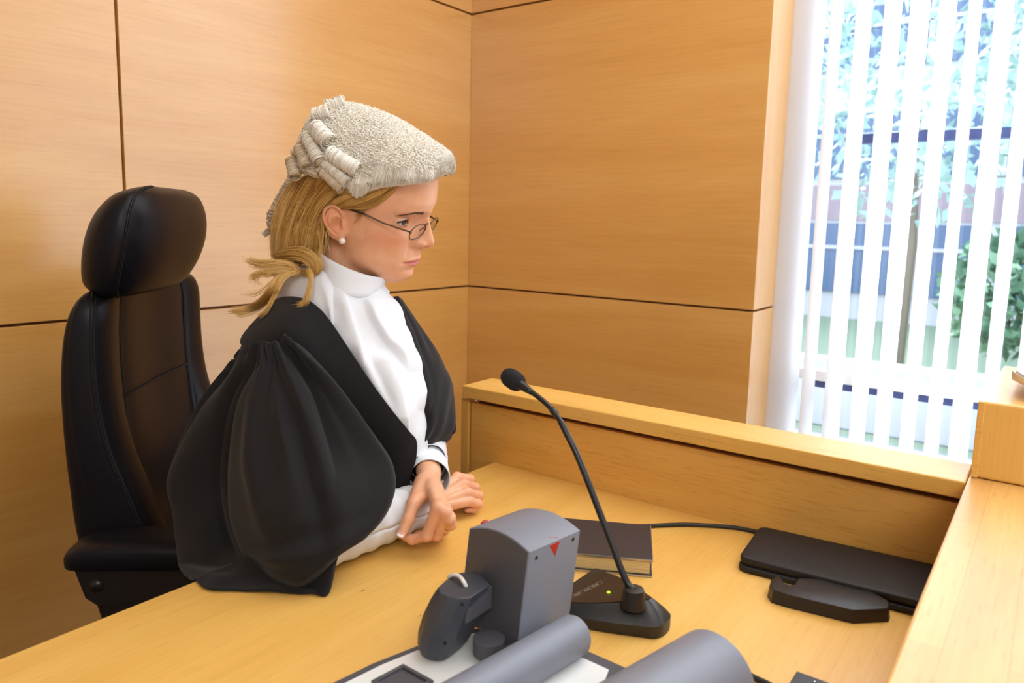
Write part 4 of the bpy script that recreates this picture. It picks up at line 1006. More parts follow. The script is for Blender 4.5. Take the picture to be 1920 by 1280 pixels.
# colour masks: lips, flush, brows
pl_ = hl(BV); ym = np.abs(pl_[:, 1]); zz_ = pl_[:, 2]
inface = (pl_[:, 0] > 60) & (ym < 30) & (zz_ > -50) & (zz_ < -20)
upz = -32.4-0.0070*ym**2-1.1*np.exp(-(ym/3.0)**2)+1.0*np.exp(-((ym-5)/4)**2); loz = -46.6+0.0105*ym**2
sg = lambda v: 1/(1+np.exp(-v))
lips = sg((upz-zz_)*2.2)*sg((zz_-loz)*2.2)*sg((27-ym)*1.5)*inface
flush = 0.9*np.exp(-((ym-46)/20)**2-((zz_+2)/18)**2)*(pl_[:, 0] > 30)+0.7*np.exp(-(ym/12)**2-((zz_+4)/10)**2)*(pl_[:, 0] > 90)+0.5*np.exp(-(ym/20)**2-((zz_+64)/12)**2)*(pl_[:, 0] > 60)
earm = np.exp(-((pl_[:, 0]+14)/20)**2-((zz_-6)/26)**2)*(ym > 69); flush = np.maximum(flush, earm)
for H in (RH, LH):
    for f in H['F']+[H['T']]:
        for kk, am in ((0, 0.55), (1, 0.7), (2, 0.5), (3, 0.7)):
            flush = np.maximum(flush, am*np.exp(-(((BV-f[kk])**2).sum(1))/0.010**2))
shadow = np.exp(-((ym-31)/17)**2-((zz_-36)/6)**2)*(pl_[:, 0] > 60)*0.0
skin = mat('skin', srgb(218, 156, 116), 0.42, 0, 0.4)
b_ = bsdf(skin); b_.inputs['Subsurface Weight'].default_value = 0.18; b_.inputs['Subsurface Radius'].default_value = (0.008, 0.003, 0.0015); b_.inputs['Subsurface Scale'].default_value = 0.6
at = nd(skin, 'ShaderNodeVertexColor'); at.layer_name = 'zones'; sp_ = nd(skin, 'ShaderNodeSeparateColor'); lk(skin, at, 'Color', sp_, 'Color')
tn = nd(skin, 'ShaderNodeTexNoise', Scale=60.0, Detail=4.0); tcs = nd(skin, 'ShaderNodeTexCoord'); lk(skin, tcs, 'Object', tn, 'Vector')
rb = ramp(skin, [(0.3, srgb(224, 164, 126)), (0.7, srgb(232, 176, 140))]); lk(skin, tn, 'Fac', rb, 'Fac')
m1 = nd(skin, 'ShaderNodeMixRGB'); lk(skin, sp_, 'Green', m1, 0); lk(skin, rb, 'Color', m1, 1); m1.inputs[2].default_value = (*srgb(220, 142, 106), 1)
m2_ = nd(skin, 'ShaderNodeMixRGB'); lk(skin, sp_, 'Red', m2_, 0); lk(skin, m1, 'Color', m2_, 1); m2_.inputs[2].default_value = (*srgb(206, 122, 108), 1)
m3_ = nd(skin, 'ShaderNodeMixRGB'); lk(skin, sp_, 'Blue', m3_, 0); lk(skin, m2_, 'Color', m3_, 1); m3_.inputs[2].default_value = (*srgb(128, 88, 40), 1)
lk(skin, m3_, 'Color', b_, 'Base Color')
pn = nd(skin, 'ShaderNodeTexNoise', Scale=900.0, Detail=2.0); lk(skin, tcs, 'Object', pn, 'Vector'); bump(skin, pn, 'Fac', 0.12, 0.0004)
M['skin'] = skin; M['sclera'] = mat('sclera', srgb(206, 196, 190), 0.15); M['iris'] = mat('iris', srgb(64, 62, 66), 0.1); M['pupil'] = mat('pupil', srgb(12, 10, 10), 0.08)
M['nail'] = mat('nail_pink', srgb(232, 168, 150), 0.18); M['nail_tip'] = mat('nail_tip_white', srgb(246, 240, 232), 0.18)
mb = MB(); mb.add(BV, [tuple(q) for q in BF.tolist()])
gz = unit([math.cos(math.radians(9)), -0.02, math.sin(math.radians(9))])
for s in (-1, 1):
    c = EYE*np.array([1, s, 1]); up = unit(np.cross(gz, [0, 1.0, 0])); sd = np.cross(up, gz); nu, nv = 40, 28; vs = []
    for i in range(nv+1):
        th = math.pi*i/nv; rr_ = ER+0.7*math.exp(-(math.degrees(th)/24)**2)
        for j in range(nu):
            ph = 2*math.pi*j/nu; vs.append(hw(c+rr_*(math.cos(th)*gz+math.sin(th)*(math.cos(ph)*up+math.sin(ph)*sd))))
    for i in range(nv):
        mb.cur = 3 if i < 2 else (2 if i < 5 else 1)
        k0 = len(mb.v)
        row = [vs[i*nu+j] for j in range(nu)]+[vs[(i+1)*nu+j] for j in range(nu)]
        mb.add(row, [(j, nu+j, nu+(j+1) % nu, (j+1) % nu) for j in range(nu)])
def nail(tip, prev, up, wd, ln):
    t = unit(tip-prev); up = unit(up-t*np.dot(up, t)); s = np.cross(t, up); G_ = []
    for i in range(9):
        u = i/8; row = []
        for j in range(9):
            v = (j/8-0.5)*2; w = wd*(1-0.35*max(0, u-0.75)/0.25*0.6); row.append(tip+t*(ln*(u-0.62))+s*w*v*(0.75+0.25*min(1, u*4))+up*(0.0060*math.sqrt(max(0, 1-(0.72*v)**2))+0.0010-0.0022*(1-u)**2))
        G_.append(row)
    mb.cur = 4; mb.grid(np.array(G_)[:7]); mb.cur = 5; mb.grid(np.array(G_)[6:])
tt = LH['T']; camd = unit(C-tt[3]); nail(tt[3], tt[2], camd*0.8+np.array([0, 0, 0.5]), 0.0054, 0.0140)
ff = LH['F'][0]
PB = (HIP*np.array([1, 1, 0]))
judge = thing('person', 'judge in black gown and curled white wig leaning on the desk, wrists crossed', 'person', (PB[0], PB[1], 0))
body = link('body', mb, [M['skin'], M['sclera'], M['iris'], M['pupil'], M['nail'], M['nail_tip']], judge)
ca_ = body.data.color_attributes.new('zones', 'FLOAT_COLOR', 'POINT'); colz = np.zeros((len(mb.v), 4), np.float32); colz[:, 3] = 1
colz[:len(BV), 0] = np.clip(lips, 0, 1); sx_, sy_, sz_ = pl_[:, 0], ym, zz_
scalp = sg((sz_-(34+0.012*np.maximum(sx_-10, 0)**2))*0.35)*sg((52-sx_+0.55*(sz_-60))*0.25)*(1-earm*1.0)
scalp = np.maximum(scalp, sg((-34-sx_)*0.4)*sg((sz_+60)*0.2)*(np.abs(sx_) < 130)*(sy_ < 120)*(sz_ < 200))
colz[:len(BV), 2] = np.clip(scalp, 0, 1)
colz[:len(BV), 1] = np.clip(flush, 0, 1)*0.75; ca_.data.foreach_set('color', colz.ravel())
print('body verts', len(BV), 'grid', len(xs), len(ys), len(zs))
# ------------------------------------------------------------------ hair, brows, lashes, pearl, spectacles, wig
def hair_mat(name, dark, mid, light, rough=0.38):
    m = mat(name, mid, rough, 0, 0.5); oi = nd(m, 'ShaderNodeVertexColor'); oi.layer_name = 'strand'; sp = nd(m, 'ShaderNodeSeparateColor'); lk(m, oi, 'Color', sp, 'Color')
    r = ramp(m, [(0.0, dark), (0.5, mid), (1.0, light)]); lk(m, sp, 'Red', r, 'Fac'); lk(m, r, 'Color', bsdf(m), 'Base Color'); bsdf(m).inputs['Anisotropic'].default_value = 0.4; return m
M['hair'] = hair_mat('blonde_hair', srgb(132, 90, 36), srgb(218, 168, 86), srgb(252, 216, 146))
M['brow'] = mat('brow_hair', srgb(104, 72, 48), 0.6); M['lash'] = mat('lash_black', srgb(26, 20, 20), 0.5)
M['wig'] = hair_mat('wig_horsehair', srgb(176, 156, 128), srgb(240, 232, 216), srgb(255, 251, 243), 0.6)
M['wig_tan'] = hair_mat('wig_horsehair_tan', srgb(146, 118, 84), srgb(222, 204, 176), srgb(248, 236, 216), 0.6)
class Strands:
    def __init__(s): s.V = []; s.F = []; s.K = []; s.n = 0
    def add(s, P, r0, r1, shade, sides=4):
        P = np.asarray(P); k = len(P); t = np.gradient(P, axis=0); t /= np.linalg.norm(t, axis=1)[:, None]+1e-12
        ref = np.array([0.31, 0.22, 0.92]); u = np.cross(t, ref); u /= np.linalg.norm(u, axis=1)[:, None]+1e-9; w = np.cross(t, u)
        q = np.linspace(0, 1, k); r = (r0+(r1-r0)*q**1.5)*np.minimum(1, 0.5+6*q)
        a = np.arange(sides)*2*math.pi/sides
        V = P[:, None]+r[:, None, None]*(np.cos(a)[None, :, None]*u[:, None]+np.sin(a)[None, :, None]*w[:, None])
        idx = np.arange(k*sides).reshape(k, sides)+s.n
        s.F.append(np.stack([idx[:-1], np.roll(idx[:-1], -1, 1), np.roll(idx[1:], -1, 1), idx[1:]], -1).reshape(-1, 4))
        s.V.append(V.reshape(-1, 3)); s.K.append(np.full(k*sides, shade)); s.n += k*sides
    def build(s, name, mats, parent, extra=None):
        mb = MB(); V = np.concatenate(s.V); F = np.concatenate(s.F); mb.add(V, [tuple(q) for q in F.tolist()])
        K = np.concatenate(s.K)
        if extra is not None:
            for (ev, ef, ek) in extra: mb.add(ev, ef); K = np.concatenate([K, np.broadcast_to(ek, (len(ev),))])
        o = link(name, mb, mats, parent); c = o.data.color_attributes.new('strand', 'FLOAT_COLOR', 'POINT'); q = np.ones((len(mb.v), 4), np.float32); q[:, :3] = np.clip(K, 0, 1)[:, None]; c.data.foreach_set('color', q.ravel()); return o
def bundle(S, guides, n, r0=0.00032, r1=0.00014, seg=26, jit=0.002, shade=(0.5, 0.22), spread_end=1.0, depthj=0.0, taper_len=0.0, clump=5):
    """guides: (g, k, 3) control polylines side by side; strands are blends across neighbouring guides"""
    g = np.asarray(guides, float); ng = len(g); fineg = np.stack([catmull(q, seg) for q in g])
    for i in range(n):
        u = rng.uniform(0, ng-1-1e-6); a = int(u); f = u-a; P = fineg[a]*(1-f)+fineg[a+1]*f if ng > 1 else fineg[0].copy()
        t = np.linspace(0, 1, seg)[:, None]
        c = rng.normal(size=3)*jit; ce = rng.normal(size=3)*jit*spread_end
        wv = np.sin(t*rng.uniform(3, 7)+rng.uniform(0, 6))*rng.normal(size=3)*jit*0.35
        P = P+c*(1-t)+ce*t+wv
        if depthj: P = P+HL*rng.uniform(0, depthj)
        if taper_len: 
            e = rng.uniform(1-taper_len, 1.0); P = np.stack([np.interp(np.linspace(0, e, seg), np.linspace(0, 1, seg), P[:, k]) for k in range(3)], 1)
        sh = shade[0]+shade[1]*(0.65*math.sin(u*7.0+1.3)+0.55*rng.normal())
        S.add(P, r0*rng.uniform(0.8, 1.3), r1, sh)
def skull(x, z, off=2.0, side=-1):
    """point on the side of the skull (head local mm) lifted by off"""
    xf, w, xb, xw = (np.interp(z, *T) for T in (T_xf, T_w, T_xb, T_xw)); dx = x-xw; a = (xf-xw) if dx > 0 else (xw-xb)
    y = w*math.sqrt(max(0.0, 1-min(1, abs(dx)/a)**2.04)); return np.array([x, side*(y+off), z])
def sk(px, py, off=2.5, side=-1):
    lat = -70.0
    for _ in range(12):
        q = hpx(px, py, lat); y = skull(q[0], q[2], off, side)[1]; lat = 0.5*lat+0.5*y
    return hw(hpx(px, py, lat))
S = Strands()
def dp(px, py, d): return dep(px, py, d)
# combed back over the temple and above the ear
temple = [[sk(742, 338, 1.0), sk(722, 350, 2), sk(690, 366, 3.5), sk(655, 379, 6), dp(625, 392, 1.118), dp(603, 420, 1.125), dp(596, 455, 1.135), dp(592, 485, 1.14)],
          [sk(728, 352, 0.8), sk(708, 364, 2), sk(680, 378, 3), sk(654, 385, 6), dp(628, 391, 1.113), dp(604, 412, 1.118), dp(597, 450, 1.128), dp(596, 482, 1.135)],
          [sk(735, 336, 1.5), sk(700, 350, 3), sk(665, 362, 5), sk(630, 375, 8), dp(600, 400, 1.125), dp(583, 435, 1.132), dp(577, 465, 1.14), dp(575, 492, 1.145)],
          [sk(715, 336, 2), sk(680, 348, 4), sk(645, 356, 7), dp(612, 378, 1.128), dp(585, 410, 1.135), dp(567, 440, 1.14), dp(560, 468, 1.148), dp(560, 495, 1.15)]]
temple.append([sk(747, 344, 0.6), sk(732, 364, 0.9), sk(708, 383, 1.2), sk(684, 391, 2.0), sk(658, 389, 5), dp(630, 391, 1.112), dp(606, 408, 1.114), dp(600, 445, 1.124)])
bundle(S, [np.array(temple[i])[:8] for i in (4, 1, 0)], 330, r0=0.00026, jit=0.0010, shade=(0.36, 0.2))
bundle(S, [np.array(temple[i]) for i in (1, 0, 2, 3)], 900, jit=0.0016, shade=(0.52, 0.22), clump=4)
bundle(S, [np.array(temple[i]) for i in (1, 0)], 160, jit=0.0012, shade=(0.30, 0.2))
crown = [[sk(690, 318, 4), sk(662, 338, 6), sk(632, 358, 9), sk(606, 385, 11), dp(588, 420, 1.130), dp(582, 458, 1.138), dp(580, 490, 1.144)],
         [sk(660, 312, 5), sk(636, 332, 8), sk(610, 355, 9), sk(590, 385, 12), dp(573, 420, 1.132), dp(567, 458, 1.14), dp(566, 490, 1.146)],
         [sk(640, 308, 6), sk(615, 325, 7), sk(592, 350, 9), sk(573, 385, 13), dp(557, 420, 1.136), dp(550, 455, 1.142), dp(550, 490, 1.148)]]
bundle(S, crown, 950, jit=0.0022, shade=(0.46, 0.24))
# short wisps in front of the ear
for k in range(34):
    a = sk(688+rng.uniform(-14, 14), 384+rng.uniform(-5, 6), 1.0); b = sk(677+rng.uniform(-8, 8), 398+rng.uniform(-5, 6), 1.0); c = sk(667+rng.uniform(-9, 9), 412+rng.uniform(-9, 9), 0.6)
    S.add(catmull(np.array([a, b, c]), 10), 0.00013, 0.00006, rng.uniform(0.05, 0.35))
# fall at the back of the head
back = [[sk(640, 345, 7), sk(612, 375, 11), dp(590, 415, 1.126), dp(580, 455, 1.136), dp(577, 490, 1.143)],
        [sk(612, 335, 7), sk(588, 372, 12), dp(568, 412, 1.132), dp(558, 455, 1.14), dp(556, 492, 1.147)],
        [sk(587, 330, 7), dp(562, 375, 1.138), dp(545, 412, 1.142), dp(536, 450, 1.147), dp(538, 488, 1.152)],
        [dp(562, 338, 1.17), dp(538, 375, 1.158), dp(524, 412, 1.156), dp(518, 448, 1.158), dp(521, 484, 1.16)],
        [dp(551, 340, 1.19), dp(527, 378, 1.178), dp(514, 414, 1.172), dp(511, 448, 1.172), dp(514, 480, 1.17)]]
bundle(S, back, 1400, jit=0.0028, shade=(0.5, 0.26))
bundle(S, [np.array(q)+HL*0.018 for q in back], 500, jit=0.004, shade=(0.25, 0.15))
# solid under-layer so the fall never looks hollow
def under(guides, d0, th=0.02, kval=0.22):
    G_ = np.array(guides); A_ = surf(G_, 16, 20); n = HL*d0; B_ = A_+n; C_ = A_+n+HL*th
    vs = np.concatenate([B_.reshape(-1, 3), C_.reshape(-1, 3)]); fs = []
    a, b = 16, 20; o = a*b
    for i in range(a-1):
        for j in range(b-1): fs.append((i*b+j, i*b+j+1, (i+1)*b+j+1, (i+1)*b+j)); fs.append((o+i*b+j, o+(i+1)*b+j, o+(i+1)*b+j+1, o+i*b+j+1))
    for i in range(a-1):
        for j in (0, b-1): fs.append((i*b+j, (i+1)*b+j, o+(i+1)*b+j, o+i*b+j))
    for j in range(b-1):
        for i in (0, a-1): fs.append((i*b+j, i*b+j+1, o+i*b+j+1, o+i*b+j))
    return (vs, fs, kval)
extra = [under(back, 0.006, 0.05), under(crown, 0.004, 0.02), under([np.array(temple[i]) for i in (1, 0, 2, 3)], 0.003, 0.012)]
# far side curtain (rounds off the back of the head)
farb = [np.array([hw((-60-i*6, 20+i*22, 70)), hw((-92-i*2, 20+i*22, 30)), hw((-100+i*3, 22+i*18, -15)), hw((-98+i*6, 22+i*14, -55)), hw((-92+i*8, 20+i*10, -88))]) for i in range(4)]
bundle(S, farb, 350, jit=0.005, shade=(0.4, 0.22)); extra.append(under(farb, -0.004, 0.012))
# curled knot and wind-blown ends
loop = [[dp(512, 478, 1.150), dp(536, 470, 1.135), dp(562, 469, 1.122), dp(584, 480, 1.115), dp(595, 497, 1.115), dp(592, 511, 1.12), dp(578, 517, 1.128)],
        [dp(514, 484, 1.150), dp(538, 478, 1.132), dp(562, 478, 1.118), dp(581, 488, 1.112), dp(588, 500, 1.115), dp(582, 512, 1.122), dp(568, 514, 1.13)],
        [dp(516, 491, 1.152), dp(540, 486, 1.135), dp(561, 487, 1.122), dp(574, 495, 1.118), dp(578, 504, 1.12), dp(570, 511, 1.126), dp(558, 508, 1.134)]]
bundle(S, loop, 520, jit=0.0022, shade=(0.55, 0.25), depthj=0.012)
ends = [([[dp(560, 505, 1.13), dp(541, 494, 1.122), dp(515, 491, 1.118), dp(487, 491, 1.116), dp(458, 485, 1.118)], [dp(560, 510, 1.13), dp(538, 503, 1.122), dp(512, 501, 1.118), dp(484, 500, 1.116), dp(468, 492, 1.118)]], 270),
        ([[dp(562, 508, 1.13), dp(530, 503, 1.118), dp(500, 506, 1.114), dp(478, 513, 1.114), dp(469, 524, 1.116)], [dp(560, 512, 1.13), dp(525, 510, 1.118), dp(496, 514, 1.114), dp(476, 518, 1.114), dp(474, 527, 1.118)]], 130),
        ([[dp(548, 505, 1.13), dp(522, 516, 1.118), dp(505, 543, 1.112), dp(482, 567, 1.170), dp(455, 580, 1.112), dp(426, 582, 1.116)], [dp(556, 509, 1.13), dp(533, 522, 1.118), dp(516, 548, 1.112), dp(490, 575, 1.170), dp(462, 586, 1.112), dp(430, 586, 1.116)]], 270),
        ([[dp(552, 507, 1.13), dp(528, 522, 1.12), dp(514, 552, 1.114), dp(497, 580, 1.112), dp(470, 597, 1.114)], [dp(552, 507, 1.13), dp(532, 524, 1.12), dp(516, 555, 1.114), dp(500, 585, 1.112), dp(484, 592, 1.114)]], 50),
        ([[dp(574, 505, 1.12), dp(580, 522, 1.112), dp(577, 547, 1.108), dp(570, 566, 1.106), dp(556, 577, 1.106)], [dp(582, 503, 1.12), dp(584, 522, 1.112), dp(580, 548, 1.108), dp(571, 568, 1.106), dp(552, 571, 1.106)]], 90),
        ([[dp(552, 500, 1.13), dp(505, 516, 1.116), dp(485, 512, 1.114), dp(481, 528, 1.114), dp(489, 538, 1.116)]]*2, 18),
        ([[dp(540, 498, 1.13), dp(498, 540, 1.116), dp(478, 551, 1.114), dp(452, 553, 1.114)]]*2, 14)]
for g_, n_ in ends: bundle(S, [np.array(q) for q in g_], n_, jit=0.0016, shade=(0.58, 0.22), spread_end=2.0, taper_len=0.35)
# loose hairs by the ear and neck
for g_ in ([(601, 405), (606, 435), (600, 470), (606, 500)], [(607, 420), (611, 450), (603, 480), (612, 505)], [(596, 430), (604, 465), (598, 495)], [(640, 392), (622, 410), (612, 440), (616, 470)], [(648, 400), (628, 414), (612, 425)]):
    for k in range(8): S.add(catmull(np.array([dp(a+rng.normal()*3.2, b+rng.normal()*3, 1.108+0.004*rng.random()) for a, b in g_]), 16), 0.00014, 0.00008, rng.uniform(0.4, 0.9))
S.build('hair', M['hair'], judge, extra)

# eyebrows and lashes
for s, nm in ((-1, 'eyebrow'), (1, 'eyebrow')):
    B_ = Strands()
    for k in range(230):
        u = rng.random(); y = 12+33*u; z = 41.0+4.5*math.sin(min(u*1.35, 1)*math.pi*0.62)-5.5*max(0, u-0.55)/0.45*1.2+rng.normal()*1.5*(1-0.72*u)
        def on_face(yy, zz):
            D = float(face_disp(np.array([yy]), np.array([zz]))[0]); xf, w, xb, xw = (np.interp(zz, *T) for T in (T_xf, T_w, T_xb, T_xw))
            return np.array([xw+(xf-xw)*math.sqrt(max(0.01, 1-(abs(yy)/w)**2.04))+D, yy, zz])
        ln = 6.5*(1-0.3*u); a = on_face(y, z); b = on_face(y+ln*0.6, z+ln*0.30*(1-1.6*u)); c = on_face(y+ln, z+ln*0.28*(1-2.2*u))
        P = catmull(np.array([a+[0.1, 0, 0], b+[0.8, 0, 0], c+[0.6, 0, 0]]), 6)*np.array([1, s, 1]); B_.add(np.array([hw(q) for q in P]), 0.00022, 0.00010, 0.5, 3)
    B_.build(nm, M['brow'], judge)
    L_2 = Strands(); c0 = EYE
    for k in range(70):
        hz_ = math.radians(-52+112*k/69); t = 1-((math.degrees(hz_)-3)/63)**2; e = math.radians(13.5*t+math.degrees(hz_)*0.03)
        d0 = np.array([math.cos(e)*math.cos(hz_), math.cos(e)*math.sin(hz_), math.sin(e)]); ln = 4.5+3.5*max(0, math.sin(hz_*0.9))
        a = c0+d0*(ER+1.2); b = a+d0*ln*0.55+np.array([0, 0.25*ln*math.sin(hz_), 0.15*ln]); c = a+d0*ln*0.9+np.array([0, 0.4*ln*math.sin(hz_), 0.55*ln])
        L_2.add(np.array([hw(q*np.array([1, s, 1])) for q in catmull(np.array([a, b, c]), 7)]), 0.00030, 0.00010, 0.5, 3)
        el = math.radians(-16*max(t, 0)**0.8+math.degrees(hz_)*0.03)
        if k % 2 == 0 and t > 0.1:
            d1 = np.array([math.cos(el)*math.cos(hz_), math.cos(el)*math.sin(hz_), math.sin(el)]); a = c0+d1*(ER+1.2); b = a+d1*2.2+np.array([0, 0.8*math.sin(hz_), -1.2]); L_2.add(np.array([hw(q*np.array([1, s, 1])) for q in (a, (a+b)/2, b)]), 0.00014, 0.00006, 0.5, 3)
    edge = []
    for k in range(30):
        hz_ = math.radians(-54+118*k/29); t = max(0, 1-((math.degrees(hz_)-3)/63)**2); e = math.radians(13.5*t+math.degrees(hz_)*0.03); edge.append(hw((c0+(ER+1.25)*np.array([math.cos(e)*math.cos(hz_), math.cos(e)*math.sin(hz_), math.sin(e)]))*np.array([1, s, 1])))
    L_2.add(np.array(edge), 0.0011, 0.0010, 0.4, 5)
    L_2.build('eyelashes', M['lash'], judge)

# pearl earrings
for s in (-1, 1):
    q = earp(-24.5, -3, 2.5); q = hw(q*np.array([1, s, 1]))
    if s < 0: q = hw(hpx(641.5, 451.5, -79.0))
    m_ = MB(); m_.ellipsoid(q, (0.0052, 0.0052, 0.0052), nu=28, nv=18); pe = mat('pearl', srgb(238, 226, 210), 0.18); bsdf(pe).inputs['Coat Weight'].default_value = 0.5
    er_ = link('earring', m_, pe, judge)
    m_ = MB(); m_.tube([q+HU*0.0045, q+HU*0.0078-HL*0.001*s], 0.0005, 6); link('post', m_, M['chrome'], er_)

# spectacles: small tilted oval lenses low on the nose
M['rim'] = mat('gunmetal_rim', srgb(92, 74, 62), 0.25, 0.85)
lc_n = hpx(783, 434.5, -30); lc_f = hpx(814, 420, 30)
lx = (lc_n[0]+lc_f[0])/2; lz = (lc_n[2]+lc_f[2])/2
spec = link('spectacles', MB().tube([hw((lx+1.0, -9.5, lz+5)), hw((lx+2.5, -5.5, lz+8.0)), hw((lx+3.2, 0, lz+9)), hw((lx+2.5, 5.5, lz+8.0)), hw((lx+1.0, 9.5, lz+5))], 0.0011, 10), M['rim'], judge)
tilt_ = math.radians(12)
lu = np.array([math.sin(tilt_), 0, math.cos(tilt_)])       # lens 'up'
for s in (-1, 1):
    cen_ = np.array([lx-1.0, 29.5*s, lz-1.2]); wrap = math.radians(6)*s; lr = np.array([-abs(math.sin(wrap)), math.cos(wrap)*s, 0])
    a_r, b_r = 23.0, 12.5
    ring = [hw(cen_+lr*a_r*math.copysign(abs(math.cos(t))**0.9, math.cos(t))+lu*b_r*math.copysign(abs(math.sin(t))**0.9, math.sin(t))) for t in np.linspace(0, 2*math.pi, 61)]
    m_ = MB(); m_.tube(ring, 0.0009, 8, caps=False); link('rim', m_, M['rim'], spec)
    ln_ = np.cross(lu, lr); disk = [hw(cen_)]+ring[:-1]; m_ = MB(); m_.add(disk, [(0, i+1, (i+1) % 60+1) for i in range(60)]); o = link('lens', m_, M['lens'], spec)
    hg = cen_+lr*a_r+lu*3.0
    t1, t2, t3 = hpx(720, 418.5, -66), hpx(681, 400, -75), hpx(640, 388, -72)
    if s > 0: t1, t2, t3 = (q*np.array([1, -1, 1]) for q in (t1, t2, t3))
    ln = lambda a, b, n: [a+(b-a)*t for t in np.linspace(0, 1, n)]
    pts_t = ln(hg, t1, 8)+ln(t1, t2, 6)[1:]+ln(t2, t3, 6)[1:]
    m_ = MB(); m_.tube([hw(q) for q in pts_t], [0.0009]+[0.0013]*(len(pts_t)-1), 8); m_.ellipsoid(hw(hg), (0.002, 0.002, 0.0022), nu=12, nv=8); link('temple', m_, M['rim'], spec)
    m_ = MB(); m_.tube(catmull(np.array([hw(q) for q in (cen_-lr*17+lu*5, cen_-lr*19+lu*1-np.array([4, 0, 0]), cen_-lr*19.5-lu*3-np.array([6, 0, 0]))]), 8), 0.0006, 6); link('nose_pad', m_, M['rim'], spec)

# ---- the curled horsehair wig
WST = np.array([ # x, top z, half width, lower edge z at the side, crown exponent
    (118, 130, 8, 124, 2.0), (115, 136, 26, 112, 2.0), (108, 140, 44, 103, 2.0), (96, 143, 59, 98, 2.05), (80, 148, 70, 93, 2.1), (58, 155, 78, 86, 2.2), (34, 162, 83, 74, 2.25), (14, 167, 85, 66, 2.3), (-6, 170, 85, 68, 2.3),
    (-30, 172, 85, 72, 2.3), (-54, 172, 82, 72, 2.3), (-74, 169, 76, 72, 2.25), (-90, 161, 67, 68, 2.2), (-104, 146, 55, 62, 2.1), (-114, 126, 42, 58, 2.0), (-121, 104, 26, 60, 2.0)], float)
NU, NVW = 64, 60
wst = catmull(WST, NU)
def wig_pt(i, v):
    """i: station (float), v in [-1,1] across; lower edge at |v|=1"""
    x, zt_w, w, zl_, n = [np.interp(i, np.arange(NU), wst[:, k]) for k in range(5)]
    th = (1-abs(v))*math.pi/2; y = w*math.cos(th)**(2/n); z = zl_+(zt_w-zl_)*math.sin(th)**(2/n)
    return np.array([x, math.copysign(y, v) if v else 0.0, z])
Gw = np.array([[wig_pt(i, v) for v in np.linspace(-1, 1, NVW)] for i in range(NU)])
Wo = Gw.reshape(-1, 3)
def wig_nrm(i, v):
    a = wig_pt(min(i+0.6, NU-1), v)-wig_pt(max(i-0.6, 0), v); b = wig_pt(i, min(v+0.02, 1))-wig_pt(i, max(v-0.02, -1)); n = unit(np.cross(a, b)); c = wig_pt(i, v)-np.array([0, 0, 70.0])
    return n if np.dot(n, c) > 0 else -n
W = Strands(); ex = []
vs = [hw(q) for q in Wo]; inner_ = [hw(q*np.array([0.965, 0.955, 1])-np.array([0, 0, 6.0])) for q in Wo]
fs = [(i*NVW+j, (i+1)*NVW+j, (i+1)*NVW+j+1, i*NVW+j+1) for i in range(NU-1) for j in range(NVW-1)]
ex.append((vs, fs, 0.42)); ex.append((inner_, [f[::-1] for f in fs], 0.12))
rimw = [i*NVW for i in range(NU)]+[(NU-1)*NVW+j for j in range(NVW)]+[i*NVW+NVW-1 for i in range(NU-1, -1, -1)]+[j for j in range(NVW-1, -1, -1)]
o_ = len(vs); ex.append((vs+inner_, [(rimw[k], rimw[(k+1) % len(rimw)], rimw[(k+1) % len(rimw)]+o_, rimw[k]+o_) for k in range(len(rimw))], 0.35))
# rows of tiny sewn curls
row = 0
for i in np.arange(2.6, 62.0, 1.0):
    x, zt_w, w, zl_, n = [np.interp(i, np.arange(NU), wst[:, k]) for k in range(5)]
    L_arc = math.pi/2*math.hypot(w, zt_w-zl_)*0.80; nc = int(2*L_arc/5.0); row += 1
    for k in range(nc):
        v = -0.97+1.94*(k+0.5*(row % 2)+rng.uniform(-0.22, 0.22))/nc
        lim = 0.80 if i < 22 else 0.93
        if abs(v) > lim and i < 40: continue
        ii = i+rng.uniform(-0.3, 0.3); p = wig_pt(ii, v); nn = wig_nrm(ii, v)
        fwd_ = unit(np.array([1, 0, -0.25])-nn*np.dot([1, 0, -0.25], nn)); sd_ = np.cross(nn, fwd_)
        axis_ = unit(nn*0.75+fwd_*rng.normal()*0.35+sd_*rng.normal()*0.35+fwd_*0.35); u_2 = unit(np.cross(axis_, [0.2, 0.3, 0.9])); w_2 = np.cross(axis_, u_2)
        R_ = rng.uniform(2.5, 3.6); ph0 = rng.uniform(0, 6.28); turns = rng.uniform(1.2, 2.2); m = 16
        aa = np.linspace(0, 2*math.pi*turns, m); P = p[None]+nn*0.9+(np.cos(aa+ph0)[:, None]*u_2+np.sin(aa+ph0)[:, None]*w_2)*R_*(1-0.12*aa[:, None]/6.28)+axis_*np.linspace(-1.0, 1.8, m)[:, None]
        W.add(np.array([hw(q) for q in P]), 0.00062, 0.00038, np.clip(rng.normal(0.72, 0.17), 0.25, 1), 4)
# fluff all over and the brushed roll along the brim
for k in range(2600):
    i = rng.uniform(0, 60); v = rng.uniform(-0.95, 0.95); p = wig_pt(i, v); nn = wig_nrm(i, v); d = unit(nn*0.5+rng.normal(size=3)*0.7)
    P = catmull(np.array([p, p+d*2.2+nn*1.6, p+d*3.6+nn*2.0+rng.normal(size=3)*1.2]), 6); W.add(np.array([hw(q) for q in P]), 0.00022, 0.0001, rng.uniform(0.6, 1), 3)
def brim(i, v, out, dn, ln):
    p = wig_pt(i, v); nn = wig_nrm(i, v); dv = wig_pt(i, math.copysign(0.999, v))-wig_pt(i, math.copysign(0.90, v)); dv = unit(dv) if np.linalg.norm(dv) > 1e-6 else np.array([0.4, 0, -0.9])
    return [p+nn*1.5, p+dv*ln*0.35+nn*out, p+dv*ln*0.72+nn*(out*1.15), p+dv*ln+nn*(out*0.7)]
